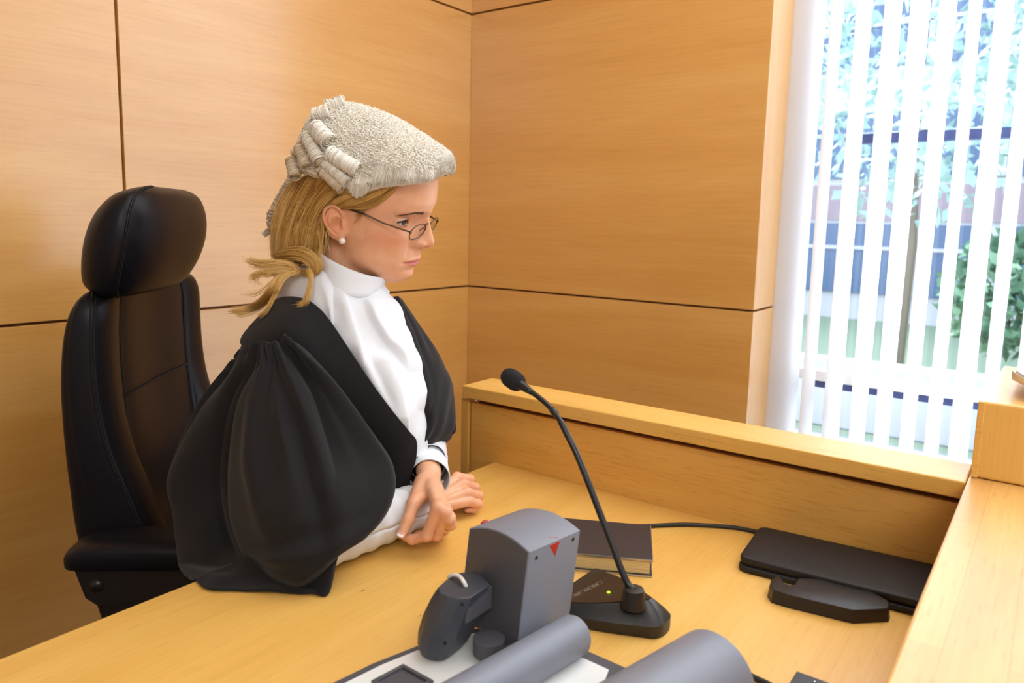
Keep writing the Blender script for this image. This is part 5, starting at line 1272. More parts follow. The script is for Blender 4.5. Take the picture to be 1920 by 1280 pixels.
for k in range(3600):
    i = rng.uniform(0, 27); s = -1 if rng.random() < 0.6 else 1
    v = s*rng.uniform(0.74, 0.9); lift = 3.5+2.5*math.sin(i*0.9)+rng.normal()*0.8
    vv = wig_pt(i, s*0.999)-wig_pt(i, v); ln = np.linalg.norm(vv)*rng.uniform(0.85, 1.18)+2
    P = catmull(np.array(brim(i, v, lift, 0, ln)), 9)+np.cumsum(rng.normal(size=(9, 3))*0.28, 0)
    W.add(np.array([hw(q) for q in P]), 0.00026, 0.00012, np.clip(rng.normal(0.66, 0.18)-0.25*(rng.random() < 0.25), 0.1, 1), 3)
# peak above the forehead
for k in range(900):
    i = rng.uniform(0, 4.5); v = rng.uniform(-0.95, 0.95); p = wig_pt(i, v); nn = wig_nrm(i, v); d = unit(np.array([0.75, rng.normal()*0.35, rng.normal()*0.35-0.1]))
    P = catmull(np.array([p-d*4, p+nn*2.0, p+d*5+nn*rng.uniform(0, 2)]), 6); W.add(np.array([hw(q) for q in P]), 0.00034, 0.00012, rng.uniform(0.6, 1), 3)
# underside of the peak
for k in range(700):
    u = rng.uniform(-1, 1); a = np.array([104-14*u*u, 48*u, 100+2*u*u]); b = np.array([124-26*u*u, 50*u, 128-22*u*u]); 
    P = catmull(np.array([a+rng.normal(size=3)*1.5, a*0.45+b*0.55+[4, 0, -3]+rng.normal(size=3)*1.5, b+rng.normal(size=3)*2]), 7); W.add(np.array([hw(q) for q in P]), 0.0005, 0.0003, rng.uniform(0.35, 0.8), 3)
# pointed side flap in front of the ear
fl = [(38, -85, 74), (33, -86, 66), (20, -87, 57), (9, -87, 64), (4, -87, 76)]
for k in range(420):
    u = rng.random(); a = np.array([0+44*u, -84-3*rng.random(), 88+4*rng.random()]); eb_ = np.array([np.interp(u, np.linspace(0, 1, 5), [q[j] for q in fl[::-1]]) for j in range(3)])
    P = catmull(np.array([a, a*0.5+eb_*0.5+[0, -2.5-2*rng.random(), 0], eb_+[rng.normal()*1.0, -rng.random()*2, rng.normal()*1.2]]), 8); W.add(np.array([hw(q) for q in P]), 0.00042, 0.00025, np.clip(rng.normal(0.52, 0.2), 0.1, 1), 3)
ex.append(([hw(q) for q in [(44, -82, 92), (38, -83, 74), (33, -84, 66), (20, -85, 58), (9, -85, 65), (4, -84, 76), (-2, -83, 92)]]+[hw(q) for q in [(44, -80, 92), (38, -80.5, 74), (33, -81.5, 66), (20, -82, 58), (9, -82, 65), (4, -81, 76), (-2, -80, 92)]], [(0, 1, 2, 3, 4, 5, 6), (13, 12, 11, 10, 9, 8, 7)]+[(i, (i+1) % 7+0, (i+1) % 7+7, i+7) for i in range(7)], 0.3))
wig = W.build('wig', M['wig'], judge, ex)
def roll(pa, pb, r, name='roll_curl', shade=0.62, mt='wig'):
    """a sausage curl: wound strands around a hollow core, open ends"""
    pa, pb = np.asarray(pa), np.asarray(pb); t = unit(pb-pa); L = np.linalg.norm(pb-pa); u = unit(np.cross(t, [0.1, 0.2, 0.95])); w = np.cross(t, u); Q = Strands(); n_t = int(L/0.00095)
    for k in range(n_t):
        s = (k+rng.uniform(-0.25, 0.25))/n_t*L; ph = rng.uniform(0, 6.28); a = np.linspace(0, 2*math.pi*1.03, 22); rr_ = r*(0.93+0.055*math.sin(s/0.0052*6.28*0.5)+rng.normal()*0.018)
        P = pa+t*(s+0.0016*(a/6.28))[:, None]+(np.cos(a+ph)[:, None]*u+np.sin(a+ph)[:, None]*w)*rr_; Q.add(P, 0.00062, 0.0006, np.clip(shade+rng.normal()*0.12, 0.1, 1), 4)
    for e_, sg_ in ((pa, 1), (pb, -1)):      # spiral seen at the open end
        for j in range(5):
            a = np.linspace(0, 2*math.pi*2.2, 40); rr_ = r*(0.92-0.27*a/6.28)-0.0003*j; P = e_+t*sg_*(0.0006+0.0008*j)+(np.cos(a+j)[:, None]*u+np.sin(a+j)[:, None]*w)*np.maximum(rr_, 0.0008)[:, None]; Q.add(P, 0.0006, 0.0005, np.clip(shade-0.12-0.05*j, 0, 1), 4)
    core = MB(); core.tube([pa+t*0.003, pb-t*0.003], r*0.86, 18); exr = [(core.v, core.f, shade-0.12)]
    o = Q.build(name, M[mt], wig, exr); return o
def lp(px, py, lat): return hw(hpx(px, py, lat))
_gp = np.array([hw(q) for q in Wo]); _cc = (_gp-C) @ R; _gd = -_cc[:, 2]; _gu = np.stack([CX+FPX*_cc[:, 0]/_gd, CY-FPX*_cc[:, 1]/_gd], 1)
def onwig(px, py, r):     # point resting on the wig shell where it shows at this pixel
    d2 = ((_gu-np.array([px, py]))**2).sum(1); k = np.argsort(d2)[:24]; k = k[d2[k] < max(d2[k[0]]*2.2, 90)]
    return dep(px, py, _gd[k].min()-r*0.55)
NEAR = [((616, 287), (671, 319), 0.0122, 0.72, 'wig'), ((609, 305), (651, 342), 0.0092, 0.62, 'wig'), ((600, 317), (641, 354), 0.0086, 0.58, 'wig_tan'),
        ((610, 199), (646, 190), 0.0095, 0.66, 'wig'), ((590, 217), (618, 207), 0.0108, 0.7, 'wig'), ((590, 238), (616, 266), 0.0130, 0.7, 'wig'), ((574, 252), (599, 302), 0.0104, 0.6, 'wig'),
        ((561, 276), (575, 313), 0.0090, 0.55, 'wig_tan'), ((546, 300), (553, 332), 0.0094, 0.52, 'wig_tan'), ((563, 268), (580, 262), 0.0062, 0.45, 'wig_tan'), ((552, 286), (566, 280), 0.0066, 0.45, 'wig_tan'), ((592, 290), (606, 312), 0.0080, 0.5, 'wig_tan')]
for (a, b, r_, sh_, mt_) in NEAR:
    roll(onwig(*a, r_), onwig(*b, r_), r_, shade=sh_, mt=mt_)
# far-side rolls, mirror of the near ones
for (a, b, r_) in (((616, 287, -93), (671, 319, -97), 0.0118), ((611, 304, -94), (651, 341, -99), 0.0090), ((602, 315, -93), (641, 352, -98), 0.0084), ((591, 238, -66), (615, 265, -78), 0.0125), ((572, 250, -62), (600, 302, -74), 0.0100)):
    q1, q2 = hpx(*a), hpx(*b); roll(hw(q1*[1, -1, 1]), hw(q2*[1, -1, 1]), r_, shade=0.6)
# two thin tails of the wig showing behind the hair
for (pts_, r_, la) in (([(553, 322), (536, 350), (521, 378), (509, 400), (508, 418), (515, 432)], 0.0075, 8), ([(548, 326), (528, 362), (515, 395), (512, 422), (504, 433), (495, 439)], 0.0055, 22)):
    Q = Strands(); c = catmull(np.array([lp(a, b, la-10) for a, b in pts_]), 80); tt_ = np.gradient(c, axis=0)
    for k in range(150):
        i = int(rng.uniform(0, 76)); ph = rng.uniform(0, 6.28); a = np.linspace(0, 6.28, 14); t_ = unit(tt_[i]); u_ = unit(np.cross(t_, HL)); w__ = np.cross(t_, u_); rr_ = r_*rng.uniform(0.5, 1.0)
        Q.add(c[i]+(np.cos(a+ph)[:, None]*u_+np.sin(a+ph)[:, None]*w__)*rr_+t_*np.linspace(0, 0.004, 14)[:, None], 0.0006, 0.0003, rng.uniform(0.3, 0.8), 3)
    Q.build('wig_tail', M['wig_tan'], wig)
# ------------------------------------------------------------------ blouse and gown
def cloth(name, c, rough, weave, bstr):
    m = mat(name, c, rough, 0, 0.25); tc = nd(m, 'ShaderNodeTexCoord'); n = nd(m, 'ShaderNodeTexNoise', Scale=weave, Detail=1.0); lk(m, tc, 'Object', n, 'Vector'); bump(m, n, 'Fac', bstr, 0.0005); return m
M['gown'] = cloth('black_wool', srgb(24, 22, 23), 0.85, 1400, 0.35); bsdf(M['gown']).inputs['Sheen Weight'].default_value = 0.08; bsdf(M['gown']).inputs['Sheen Roughness'].default_value = 0.5
M['blouse'] = cloth('white_cotton', srgb(226, 228, 233), 0.75, 1600, 0.15)
def pd(rows, clamp=True):
    G_ = []
    for r_ in rows:
        row = []
        for px, py, d in r_:
            q = dep(px, py, d)
            if clamp and q[2] < DESK+0.004 and onz(px, py, DESK+0.004)[0] > EDGE-0.004: q = onz(px, py, DESK+0.004)
            row.append(q)
        G_.append(row)
    return np.array(G_)
def gridn(G_):
    a = np.gradient(G_, axis=0); b = np.gradient(G_, axis=1); n = np.cross(a, b); n /= np.linalg.norm(n, axis=2)[..., None]+1e-12
    f = np.sign((n*(C-G_)).sum(2))[..., None]; f[f == 0] = 1; return n*f      # pointing to the camera side
def garment(name, G_, mt, parent, thick=0.0018, sub=None):
    m_ = MB(); m_.grid(G_); o = link(name, m_, mt, parent); s_ = o.modifiers.new('t', 'SOLIDIFY'); s_.thickness = thick; s_.offset = 0; return o
blouse_root = None
# -- stand collar
Tc, Bc = dep(655, 486, 1.185), dep(657, 536, 1.190)
Ft, Fb = dep(717, 521, 1.168)-Tc, dep(698, 553, 1.163)-Bc
Lc = np.array([-0.30, 0.954, 0])
def cring(t, off=0.0, n=72):
    c = Tc*(1-t)+Bc*t; f = Ft*(1-t)+Fb*t; l = 0.053*(1-t)+0.057*t; fl = np.linalg.norm(f); f = f/fl
    return np.array([c+f*(fl+off)*math.cos(a)+Lc*(l+off)*math.sin(a) for a in np.linspace(0, 2*math.pi, n, endpoint=False)])
wob = lambda r_, t: r_+np.array([0, 0, 1.0])*0.0
m_ = MB(); rings = [cring(0.02, -0.0035), cring(0.0, -0.0008), cring(0.0, 0.0008), cring(0.05, 0.0018)]
for t in (0.2, 0.4, 0.6, 0.8, 1.0): 
    rg_ = cring(t, 0.0018+0.002*t); ph = np.linspace(0, 2*math.pi, 72, endpoint=False); rg_ = rg_+((rg_-(Tc*(1-t)+Bc*t))*0.018*np.sin(ph*5+t*5)[:, None]*math.sin(t*math.pi)); rings.append(rg_)
rings.append(cring(1.06, 0.001)); m_.loft(rings, caps=False)
# -- front of the blouse with its soft pleats
rows = [[(590, 512, 1.158), (622, 526, 1.132), (645, 541, 1.130), (668, 549, 1.138), (695, 545, 1.158), (715, 530, 1.185), (722, 540, 1.22)],
        [(560, 553, 1.148), (605, 575, 1.120), (645, 590, 1.118), (680, 590, 1.128), (712, 585, 1.148), (738, 580, 1.180), (752, 580, 1.235)],
        [(590, 620, 1.125), (630, 630, 1.110), (668, 640, 1.110), (702, 640, 1.122), (735, 635, 1.142), (760, 635, 1.180), (772, 635, 1.24)],
        [(625, 680, 1.120), (662, 690, 1.105), (700, 695, 1.103), (732, 695, 1.113), (760, 690, 1.137), (780, 690, 1.175), (792, 690, 1.24)],
        [(665, 740, 1.120), (702, 745, 1.104), (735, 750, 1.102), (760, 750, 1.112), (782, 748, 1.137), (798, 745, 1.172), (808, 745, 1.23)],
        [(700, 790, 1.125), (735, 800, 1.112), (758, 805, 1.110), (776, 805, 1.120), (792, 803, 1.145), (804, 800, 1.175), (810, 800, 1.22)],
        [(735, 850, 1.140), (755, 855, 1.130), (770, 856, 1.130), (783, 856, 1.140), (795, 855, 1.16), (805, 850, 1.185), (810, 850, 1.22)]]
Gb = surf(pd(rows, False), 120, 110); nb = gridn(Gb)
def pixels(G_): 
    c = (G_-C) @ R; return np.stack([CX+FPX*c[..., 0]/-c[..., 2], CY-FPX*c[..., 1]/-c[..., 2]], -1)
pxb = pixels(Gb)
def pleat(px, line, amp, wl, wr):
    """raised fold whose edge follows a line; wl/wr: falloff left and right of the edge (in 1/1000 m on the cloth)"""
    L_ = catmull(np.array(line, float), 60); x = np.interp(px[..., 1], L_[:, 1], L_[:, 0]); y0, y1 = L_[0, 1], L_[-1, 1]
    s = px[..., 0]-x; e = np.clip((px[..., 1]-y0)/25, 0, 1)*np.clip((y1-px[..., 1])/35, 0, 1)
    return 2.1*amp*e*np.where(s < 0, np.exp(-(s/wl)**2), np.exp(-(s/wr)**2))
disp_b = pleat(pxb, [(641, 548), (652, 575), (662, 610), (676, 650), (684, 690)], 0.0055, 20, 3.0)+pleat(pxb, [(686, 560), (700, 600), (722, 635), (748, 668), (768, 700)], 0.0065, 5, 20)
disp_b += pleat(pxb, [(716, 655), (730, 690), (745, 730), (756, 770), (766, 815)], 0.0055, 24, 3.5)+pleat(pxb, [(668, 640), (690, 690), (720, 745), (748, 790)], 0.003, 9, 9)
disp_b += pleat(pxb, [(728, 560), (748, 610), (768, 660), (784, 710), (792, 770)], 0.0045, 10, 5)+pleat(pxb, [(619, 520), (620, 550), (621, 590), (623, 620)], 0.0022, 3, 2)
disp_b += 0.0018*np.sin(pxb[..., 0]*0.11+pxb[..., 1]*0.045)*np.sin(pxb[..., 1]*0.037)
Gb = Gb+nb*disp_b[..., None]
blouse_root = link('blouse', m_.grid(Gb), M['blouse'], judge); s_ = blouse_root.modifiers.new('t', 'SOLIDIFY'); s_.thickness = 0.0012
# -- shoulder and back yoke
rows = [[(508, 497, 1.23), (530, 494, 1.185), (560, 496, 1.155), (595, 502, 1.142), (622, 524, 1.134)],
        [(514, 520, 1.215), (534, 518, 1.172), (568, 520, 1.138), (602, 532, 1.126), (622, 549, 1.122)],
        [(518, 548, 1.21), (540, 548, 1.160), (576, 552, 1.128), (610, 566, 1.118), (622, 577, 1.114)],
        [(522, 585, 1.20), (546, 585, 1.155), (584, 590, 1.122), (618, 602, 1.113), (624, 608, 1.109)]]
Gy = surf(pd(rows, False), 40, 60); Gy += gridn(Gy)*(0.0016*np.sin(np.linspace(0, 9, 60))[None, :, None]); garment('yoke', Gy, M['blouse'], blouse_root)
# back of the blouse, closing the collar behind
rows = [[hw((-40, -48, -60)), hw((-75, -30, -58)), hw((-84, 0, -56)), hw((-75, 30, -58)), hw((-40, 48, -60))]]
b0 = np.array([cring(0.9)[k] for k in (54, 48, 40, 34, 28, 20)]); b1 = np.array([SHN+[-0.02, 0, 0.05], SHN*0.7+SHF*0.3+[-0.07, 0, 0.05], SHN*0.5+SHF*0.5+[-0.085, 0, 0.05], SHN*0.35+SHF*0.65+[-0.08, 0, 0.05], SHN*0.2+SHF*0.8+[-0.05, 0, 0.05], SHF+[0.0, 0, 0.05]])
garment('back_yoke', surf(np.array([b0, (b0+b1)/2+[0, 0, 0.004], b1]), 20, 40), M['blouse'], blouse_root)
# -- blouse sleeves
def sleeve_tube(name, a, b, r0, r1, seed, t1=1.0, flat=None, n=40, k=44, wr=0.0025, flare=0.0):
    q = np.random.default_rng(seed); a = np.asarray(a); b = np.asarray(b); t = unit(b-a); u = unit(np.cross(t, [0, 0, 1.0])); w = np.cross(u, t); G_ = []
    for i in range(k):
        s = i/(k-1)*t1; c = a+(b-a)*s; row = []
        for j in range(n+1):
            ph = 2*math.pi*j/n; r_ = r0+(r1-r0)*s+flare*max(0, (i/(k-1)-0.72)/0.28)**0.7
            r_ += wr*math.sin(ph*2+s*17+seed)*math.sin(s*23+ph)+wr*0.7*math.sin(s*41+ph*3)
            p = c+u*r_*math.cos(ph)+w*r_*math.sin(ph)
            if flat is not None: p[2] = max(p[2], flat)
            row.append(p)
        G_.append(row)
    return garment(name, np.array(G_), M['blouse'], blouse_root, 0.0012)
sleeve_tube('sleeve', ELN+np.array([0, 0, 0.008]), WRN+np.array([0, 0, 0.004]), 0.044, 0.030, 3, 0.97, DESK+0.0025, wr=0.0013)
sleeve_tube('sleeve', ELF+np.array([0, 0, 0.004]), WRF+np.array([0, 0, 0.0]), 0.041, 0.0275, 8, 0.80, DESK+0.003, wr=0.0016)
fa = unit(WRF-ELF)
cl_ = np.linalg.norm(WRF-ELF)
cu = sleeve_tube('cuff', ELF+fa*(cl_*0.60)+np.array([0, 0, -0.004]), WRF+fa*0.006+np.array([0, 0, -0.0105]), 0.0335, 0.0315, 4, 1.0, None, wr=0.0008, k=20)
bt_ = onz(829, 903, DESK+0.095); bt_ = dep(828.5, 903, 1.155)
m_ = MB(); m_.ellipsoid(bt_, (0.004, 0.004, 0.003), nu=14, nv=8); link('cuff_button', m_, M['white_plastic'], blouse_root)

# ---------------- the gown
def wrinkle(G_, amp, fu, fv, seed):
    a, b = G_.shape[:2]; u = np.linspace(0, 1, a)[:, None]; v = np.linspace(0, 1, b)[None]; q = np.random.default_rng(seed); d = 0
    for k in range(5):
        d = d+math.sin(k+1.0)*np.sin(6.28*(fu*q.uniform(0.4, 1.2)*u+fv*q.uniform(0.4, 1.2)*v)+q.uniform(0, 6.28))
    return G_+gridn(G_)*(amp*d/3.0)[..., None]
# near front: shoulder yoke and lapel down to the waist
I_ = [(515, 563, 1.215), (534, 557, 1.165), (556, 556, 1.138), (579, 563, 1.120), (602, 581, 1.108), (622, 606, 1.100), (645, 640, 1.096), (672, 681, 1.092), (705, 729, 1.089), (740, 775, 1.092), (768, 809, 1.098), (781, 827, 1.108), (779, 860, 1.115), (770, 890, 1.12), (768, 925, 1.13)]
O_ = [(497, 580, 1.21), (472, 606, 1.165), (452, 642, 1.13), (478, 662, 1.085), (520, 668, 1.076), (548, 690, 1.08), (585, 728, 1.085), (625, 780, 1.09), (665, 830, 1.10), (696, 872, 1.11), (715, 910, 1.115), (722, 940, 1.12), (724, 955, 1.125), (726, 965, 1.13), (728, 970, 1.14)]
rows = []
for (a, b, bul) in zip(I_, O_, [0.0, 0.02, 0.03, 0.026, 0.018, 0.012, 0.010, 0.010, 0.010, 0.010, 0.008, 0.006, 0.004, 0.002, 0.0]):
    rows.append([(a[0]*(1-t)+b[0]*t, a[1]*(1-t)+b[1]*t, a[2]*(1-t)+b[2]*t-bul*math.sin(math.pi*min(1, t*1.0))) for t in np.linspace(0, 1, 7)])
Gf = surf(pd(rows, False), 130, 44); pf = pixels(Gf)
df = pleat(pf, [(545, 690), (570, 705), (600, 740), (640, 800), (690, 870)], 0.004, 9, 14)-pleat(pf, [(536, 640), (566, 672), (600, 712), (645, 775), (705, 850), (735, 905)], 0.010, 16, 9)
Gf = Gf+gridn(Gf)*(df+0.0012*np.sin(pf[..., 0]*0.06-pf[..., 1]*0.03))[..., None]
gown = link('gown', MB().grid(Gf), M['gown'], judge); s_ = gown.modifiers.new('t', 'SOLIDIFY'); s_.thickness = 0.003; s_.offset = -0.5
# near sleeve: gathered at the shoulder, bagging over the elbow, hem lying on the desk
rows = [[(449, 657, 1.16), (456, 655, 1.125), (466, 648, 1.10), (479, 644, 1.082), (492, 641, 1.07), (504, 642, 1.064), (515, 643, 1.062), (526, 638, 1.066), (534, 632, 1.072), (541, 640, 1.09)],
        [(428, 702, 1.17), (427, 694, 1.125), (446, 692, 1.090), (466, 690, 1.072), (486, 692, 1.052), (508, 694, 1.040), (528, 690, 1.040), (550, 681, 1.050), (573, 666, 1.050), (580, 678, 1.095)],
        [(388, 767, 1.18), (378, 757, 1.125), (410, 757, 1.092), (438, 757, 1.082), (454, 757, 1.048), (495, 757, 1.014), (545, 750, 1.008), (590, 742, 1.016), (626, 733, 1.036), (628, 746, 1.10)],
        [(345, 862, 1.18), (332, 850, 1.125), (380, 852, 1.098), (425, 850, 1.094), (438, 850, 1.046), (490, 850, 0.985), (560, 845, 0.972), (625, 840, 0.990), (701, 834, 1.030), (704, 846, 1.10)],
        [(328, 922, 1.17), (316, 908, 1.12), (368, 915, 1.096), (421, 912, 1.094), (435, 912, 1.036), (490, 915, 0.966), (560, 915, 0.948), (640, 905, 0.962), (731, 884, 1.024), (732, 900, 1.08)],
        [(335, 968, 1.15), (328, 958, 1.105), (374, 968, 1.076), (424, 966, 1.078), (438, 965, 1.022), (490, 970, 0.952), (560, 970, 0.934), (640, 965, 0.944), (727, 944, 0.998), (722, 952, 1.06)],
        [(340, 1028, 1.11), (334, 1018, 1.085), (384, 1025, 1.050), (436, 1020, 1.058), (454, 1016, 1.002), (503, 1030, 0.942), (565, 1036, 0.924), (630, 1026, 0.930), (690, 999, 0.965), (684, 1005, 1.03)],
        [(345, 1052, 1.085), (338, 1052, 1.062), (395, 1060, 1.030), (450, 1056, 1.036), (476, 1050, 0.990), (515, 1072, 0.942), (556, 1089, 0.924), (592, 1073, 0.924), (636, 1037, 0.942), (632, 1043, 1.0)],
        [(350, 1064, 1.065), (340, 1062, 1.045), (400, 1077, 1.000), (450, 1084, 0.988), (500, 1088, 0.978), (535, 1096, 0.962), (560, 1101, 0.952), (596, 1086, 0.950), (628, 1050, 0.958), (622, 1058, 0.98)],
        [(362, 1088, 1.02), (350, 1080, 1.00), (384, 1101, 0.960), (440, 1105, 0.956), (500, 1108, 0.952), (545, 1110, 0.948), (585, 1112, 0.944), (615, 1113, 0.940), (629, 1056, 0.965), (622, 1062, 0.98)]]
Gs = surf(pd(rows), 170, 190); n_s = gridn(Gs); a, b = Gs.shape[:2]; u = np.linspace(0, 1, a)[:, None]; v = np.linspace(0, 1, b)[None]
gath = 0.0042*np.sin(v*92+3*np.sin(v*13))*np.exp(-((u-0.035)/0.06)**2)+0.0065*np.sin(v*27+1.0+u*3)*np.exp(-((u-0.13)/0.13)**2)
drape = 0.013*np.exp(-((v-(0.50+0.10*u))/0.030)**2)*np.exp(-((u-0.36)/0.20)**2)-0.012*np.exp(-((v-(0.62+0.18*u))/0.035)**2)*np.exp(-((u-0.42)/0.22)**2)+0.008*np.exp(-((v-(0.70+0.12*u))/0.03)**2)*np.exp(-((u-0.45)/0.2)**2)
drape += 0.007*np.exp(-((v-(0.26+0.05*u))/0.03)**2)*np.exp(-((u-0.5)/0.25)**2)-0.006*np.exp(-((u-(0.66-0.25*(v-0.5)))/0.03)**2)*np.exp(-((v-0.66)/0.16)**2)+0.006*np.exp(-((u-(0.72-0.22*(v-0.5)))/0.025)**2)*np.exp(-((v-0.62)/0.16)**2)
def fold(v0, sl, wd, amp, u0, su): return amp*np.maximum(0, 1-np.abs(v-(v0+sl*u))/wd)**1.3*np.exp(-((u-u0)/su)**2)
drape = drape+fold(0.865, 0.02, 0.045, 0.013, 0.30, 0.26)+fold(0.79, -0.06, 0.04, -0.010, 0.28, 0.22)+fold(0.335, 0.03, 0.05, 0.008, 0.32, 0.22)+fold(0.56, 0.22, 0.045, 0.007, 0.24, 0.2)+fold(0.385, 0.0, 0.022, -0.008, 0.30, 0.30)+fold(0.67, 0.14, 0.03, 0.005, 0.20, 0.15)
Gs = Gs+n_s*((gath+drape)*np.clip((1-u)*6, 0, 1)*np.clip(v*9, 0, 1)*np.clip((1-v)*9, 0, 1))[..., None]
Gs = wrinkle(Gs, 0.0016, 4, 7, 11)
onb = (Gs[..., 0] > EDGE-0.003) & (Gs[..., 2] < DESK+0.0032) & (Gs[..., 2] > DESK-0.1); Gs[..., 2] = np.where(onb, DESK+0.0032, Gs[..., 2])
garment('sleeve', Gs, M['gown'], gown, 0.0026)
# inside of the near sleeve (the far wall of the bag)
rows = [[dep(541, 640, 1.09), dep(520, 640, 1.14), dep(490, 645, 1.17), dep(449, 657, 1.16)], [dep(626, 746, 1.10), dep(580, 760, 1.20), dep(460, 775, 1.24), dep(388, 767, 1.18)],
        [dep(732, 900, 1.08), dep(640, 910, 1.17), dep(470, 925, 1.23), dep(328, 922, 1.17)], [dep(684, 1005, 1.03), dep(600, 1000, 1.10), dep(450, 1020, 1.14), dep(340, 1028, 1.11)],
        [onz(622, 1062, DESK+0.003), onz(560, 1050, DESK+0.003), onz(440, 1075, DESK+0.003), dep(362, 1088, 1.02)]]
Gi = surf(np.array(rows), 50, 40); onb = (Gi[..., 0] > EDGE-0.003) & (Gi[..., 2] < DESK+0.0032); Gi[..., 2] = np.where(onb, DESK+0.0032, Gi[..., 2]); garment('sleeve_inner', Gi, M['gown'], gown, 0.0016)
# turned-up corner of the hem
rows = [[(575, 1098, 0.948), (596, 1083, 0.944), (618, 1058, 0.945), (630, 1050, 0.952)], [(590, 1106, 0.940), (606, 1092, 0.936), (622, 1066, 0.938), (630, 1054, 0.948)], [(600, 1113, 0.937), (612, 1113, 0.936), (621, 1096, 0.940), (629, 1058, 0.952)]]
garment('hem_fold', surf(pd(rows), 16, 24), M['gown'], gown, 0.002)
# far side: lapel and sleeve
rows = [[(738, 556, 1.24), (743, 556, 1.25), (748, 558, 1.262), (752, 562, 1.29), (748, 572, 1.36)],
        [(748, 600, 1.225), (762, 602, 1.232), (775, 604, 1.25), (782, 606, 1.29), (772, 618, 1.38)],
        [(762, 650, 1.205), (780, 648, 1.208), (800, 645, 1.230), (811, 648, 1.28), (800, 662, 1.39)],
        [(777, 695, 1.192), (798, 690, 1.188), (822, 686, 1.212), (835, 692, 1.27), (824, 706, 1.39)],
        [(790, 735, 1.178), (808, 730, 1.172), (832, 725, 1.200), (848, 724, 1.26), (838, 742, 1.38)],
        [(797, 775, 1.165), (810, 770, 1.160), (834, 765, 1.190), (850, 766, 1.25), (842, 784, 1.36)],
        [(796, 804, 1.155), (806, 806, 1.155), (830, 806, 1.185), (850, 806, 1.24), (842, 815, 1.34)],
        [(783, 829, 1.148), (792, 838, 1.158), (808, 838, 1.190), (832, 826, 1.235), (836, 832, 1.32)]]
Gl = surf(pd(rows, False), 100, 70); Gl = wrinkle(Gl, 0.0025, 3, 5, 21)
pg = pixels(Gl); Gl = Gl+gridn(Gl)*pleat(pg, [(752, 600), (766, 640), (782, 680), (794, 725), (800, 790)], 0.007, 4, 10)[..., None]
garment('sleeve', Gl, M['gown'], gown, 0.0026)
rows = [[(783, 829, 1.16), (800, 842, 1.20), (820, 838, 1.235), (836, 832, 1.32)], [(784, 850, 1.19), (800, 852, 1.22), (814, 856, 1.245), (824, 850, 1.32)], [(786, 862, 1.23), (800, 862, 1.245), (813, 864, 1.26), (820, 862, 1.31)]]
garment('sleeve_inner', surf(pd(rows), 20, 30), M['gown'], gown, 0.0018)
# waist front under the lapels, back and skirt
rows = [[(700, 860, 1.16), (740, 850, 1.15), (770, 845, 1.155), (790, 845, 1.18), (800, 845, 1.24)], [(715, 910, 1.17), (745, 900, 1.16), (770, 900, 1.17), (785, 900, 1.20), (792, 900, 1.26)], [(720, 965, 1.20), (745, 955, 1.19), (770, 950, 1.20), (785, 950, 1.23), (795, 950, 1.28)], [(720, 1040, 1.26), (745, 1030, 1.25), (770, 1025, 1.26), (785, 1025, 1.28), (795, 1025, 1.32)]]
Gq = surf(pd(rows, False), 40, 40); Gq = wrinkle(Gq, 0.003, 3, 4, 31); garment('waist_front', Gq, M['gown'], gown, 0.002)
lft = unit((SHF-SHN)*np.array([1, 1, 0])); fw_ = np.array([lft[1], -lft[0], 0]); rows = []
for (c, rx, ry, dz) in (((SHN+SHF)/2, 0.075, 0.165, 0.055), ((SHN+SHF)/2+[-0.01, 0, 0], 0.105, 0.215, 0.0), (CHEST, 0.125, 0.21, -0.08), (WAIST, 0.135, 0.21, 0.0), (WAIST*0.5+HIP*0.5, 0.15, 0.22, 0.0), (HIP, 0.16, 0.24, 0.0), (HIP+np.array([0.05, 0, -0.10]), 0.16, 0.24, 0.0)):
    rows.append([np.asarray(c)+np.array([0, 0, dz])+fw_*rx*math.cos(a)+lft*ry*math.sin(a)*0.92 for a in np.linspace(math.radians(78), math.radians(282), 15)])
Gk = surf(np.array(rows), 60, 70); Gk = wrinkle(Gk, 0.004, 2, 9, 41); garment('back', Gk, M['gown'], gown, 0.002)
m_ = MB(); rr_ = []
for t, zc_, w_2_, h_2_ in ((0, 0.545, 0.235, 0.10), (0.5, 0.565, 0.225, 0.085), (0.9, 0.56, 0.21, 0.08), (1.0, 0.52, 0.20, 0.09), (1.06, 0.30, 0.19, 0.06), (1.06, 0.12, 0.20, 0.06)):
    c = np.array([HIP[0]+(-0.72-HIP[0])*t, HIP[1]+0.02*t, zc_]); ax2 = np.array([0, 0, 1.0]) if t < 0.95 else np.array([0.9, 0, 0.3])
    rr_.append([c+np.array([0, 1.0, 0])*w_2_*math.cos(a)+ax2*h_2_*math.sin(a) for a in np.linspace(0, 2*math.pi, 40, endpoint=False)])
m_.loft(list(catmull(np.array(rr_).reshape(6, -1), 40).reshape(40, 40, 3)), caps=False); link('skirt', m_, M['gown'], gown)
m_ = MB(); m_.ellipsoid(SHF+np.array([-0.004, 0.004, -0.004]), (0.061, 0.061, 0.058), nu=32, nv=20); m_.tube([SHF, SHF*0.5+ELF*0.5, ELF*0.96+SHF*0.04], [0.054, 0.052, 0.046], 24); link('shoulder', m_, M['gown'], gown)
# finger ring
rp = LH['F'][2]; t_ = unit(rp[1]-rp[0]); c_ = rp[0]*0.42+rp[1]*0.58
m_ = MB()
u_ = unit(np.cross(t_, [0, 0, 1.0])); w__ = np.cross(t_, u_); m_.tube([c_+(u_*math.cos(a)+w__*math.sin(a))*0.0087 for a in np.linspace(0, 2*math.pi, 40)], 0.0011, 8, caps=False); gold = mat('gold', srgb(226, 196, 140), 0.25, 1.0); link('ring', m_, gold, judge)
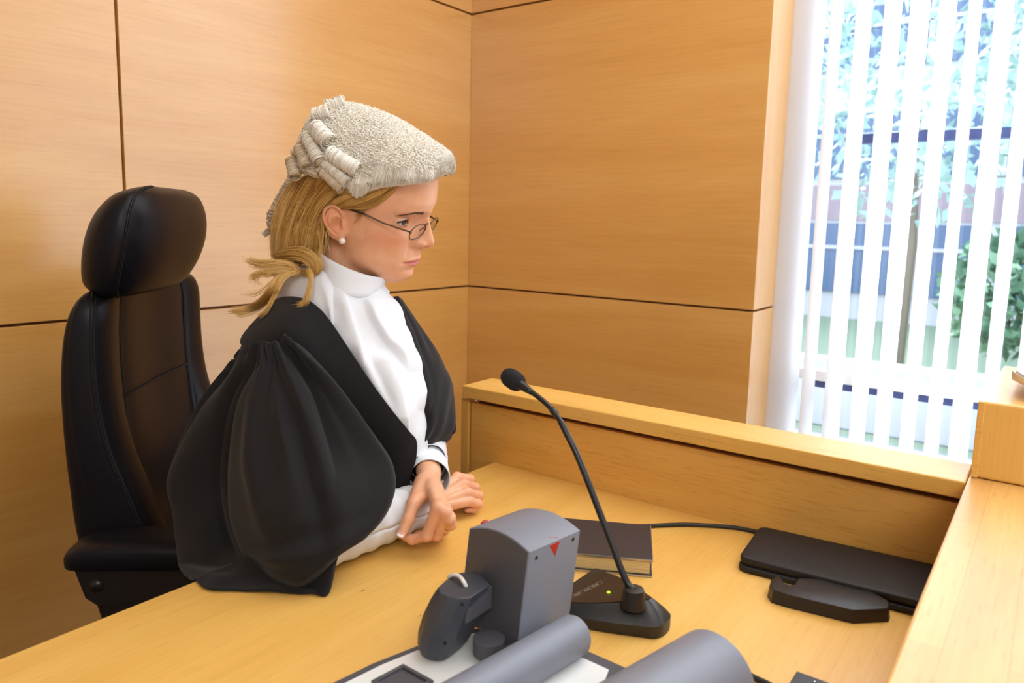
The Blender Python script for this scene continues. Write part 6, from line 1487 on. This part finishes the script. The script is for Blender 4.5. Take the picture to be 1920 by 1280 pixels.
# ------------------------------------------------------------------ camera, light, sky
cd = bpy.data.cameras.new('camera'); cam = bpy.data.objects.new('camera', cd); COL.objects.link(cam)
cd.sensor_width = 36.0; cd.sensor_fit = 'HORIZONTAL'; cd.lens = FPX/1920*36.0
cd.shift_x = (960-CX)/1920.0; cd.shift_y = -(640-CY)/1920.0
cam.matrix_world = Matrix([[*R[0], C[0]], [*R[1], C[1]], [*R[2], C[2]], [0, 0, 0, 1]])
cd.clip_start = 0.02; cd.clip_end = 200
cd.dof.use_dof = True; cd.dof.focus_distance = 1.17; cd.dof.aperture_fstop = 6.3
scn.camera = cam

def area(name, loc, target, sx, sy, power, col):
    l = bpy.data.lights.new(name, 'AREA'); l.shape = 'RECTANGLE'; l.size = sx; l.size_y = sy; l.energy = power; l.color = col
    o = bpy.data.objects.new(name, l); COL.objects.link(o); o.location = loc
    o.rotation_euler = (Vector(target)-Vector(loc)).to_track_quat('-Z', 'Y').to_euler(); return o
area('court_window_light', (3.15, -0.6, 1.55), (-0.9, -0.3, 1.05), 3.2, 1.1, 34, (0.92, 0.96, 1.0))
area('ceiling_lamp_light', (0.1, 0.3, CEIL-0.02), (0.1, 0.3, 0), 1.7, 1.7, 28, (1.0, 0.97, 0.93))
area('rear_fill_light', (1.1, -2.0, CEIL-0.02), (0.3, -0.6, 0.6), 1.6, 1.4, 62, (1.0, 0.95, 0.88))  # unseen fill added behind the camera to brighten rear wall and gown
sun = bpy.data.lights.new('sun', 'SUN'); sun.energy = 19.0; sun.angle = math.radians(6); sun.color = (1, 0.98, 0.95)
so_ = bpy.data.objects.new('sun', sun); COL.objects.link(so_); so_.rotation_euler = Vector((0.55, -0.5, -0.67)).to_track_quat('-Z', 'Y').to_euler()
w_ = bpy.data.worlds.new('sky'); scn.world = w_; w_.use_nodes = True
bg = w_.node_tree.nodes['Background']; bg.inputs[0].default_value = (0.86, 0.93, 1.0, 1); bg.inputs[1].default_value = 4.0
scn.view_settings.view_transform = 'Standard'; scn.view_settings.look = 'None'; scn.view_settings.gamma = 1.0; scn.view_settings.exposure = 0.06
scn.view_settings.use_curve_mapping = False
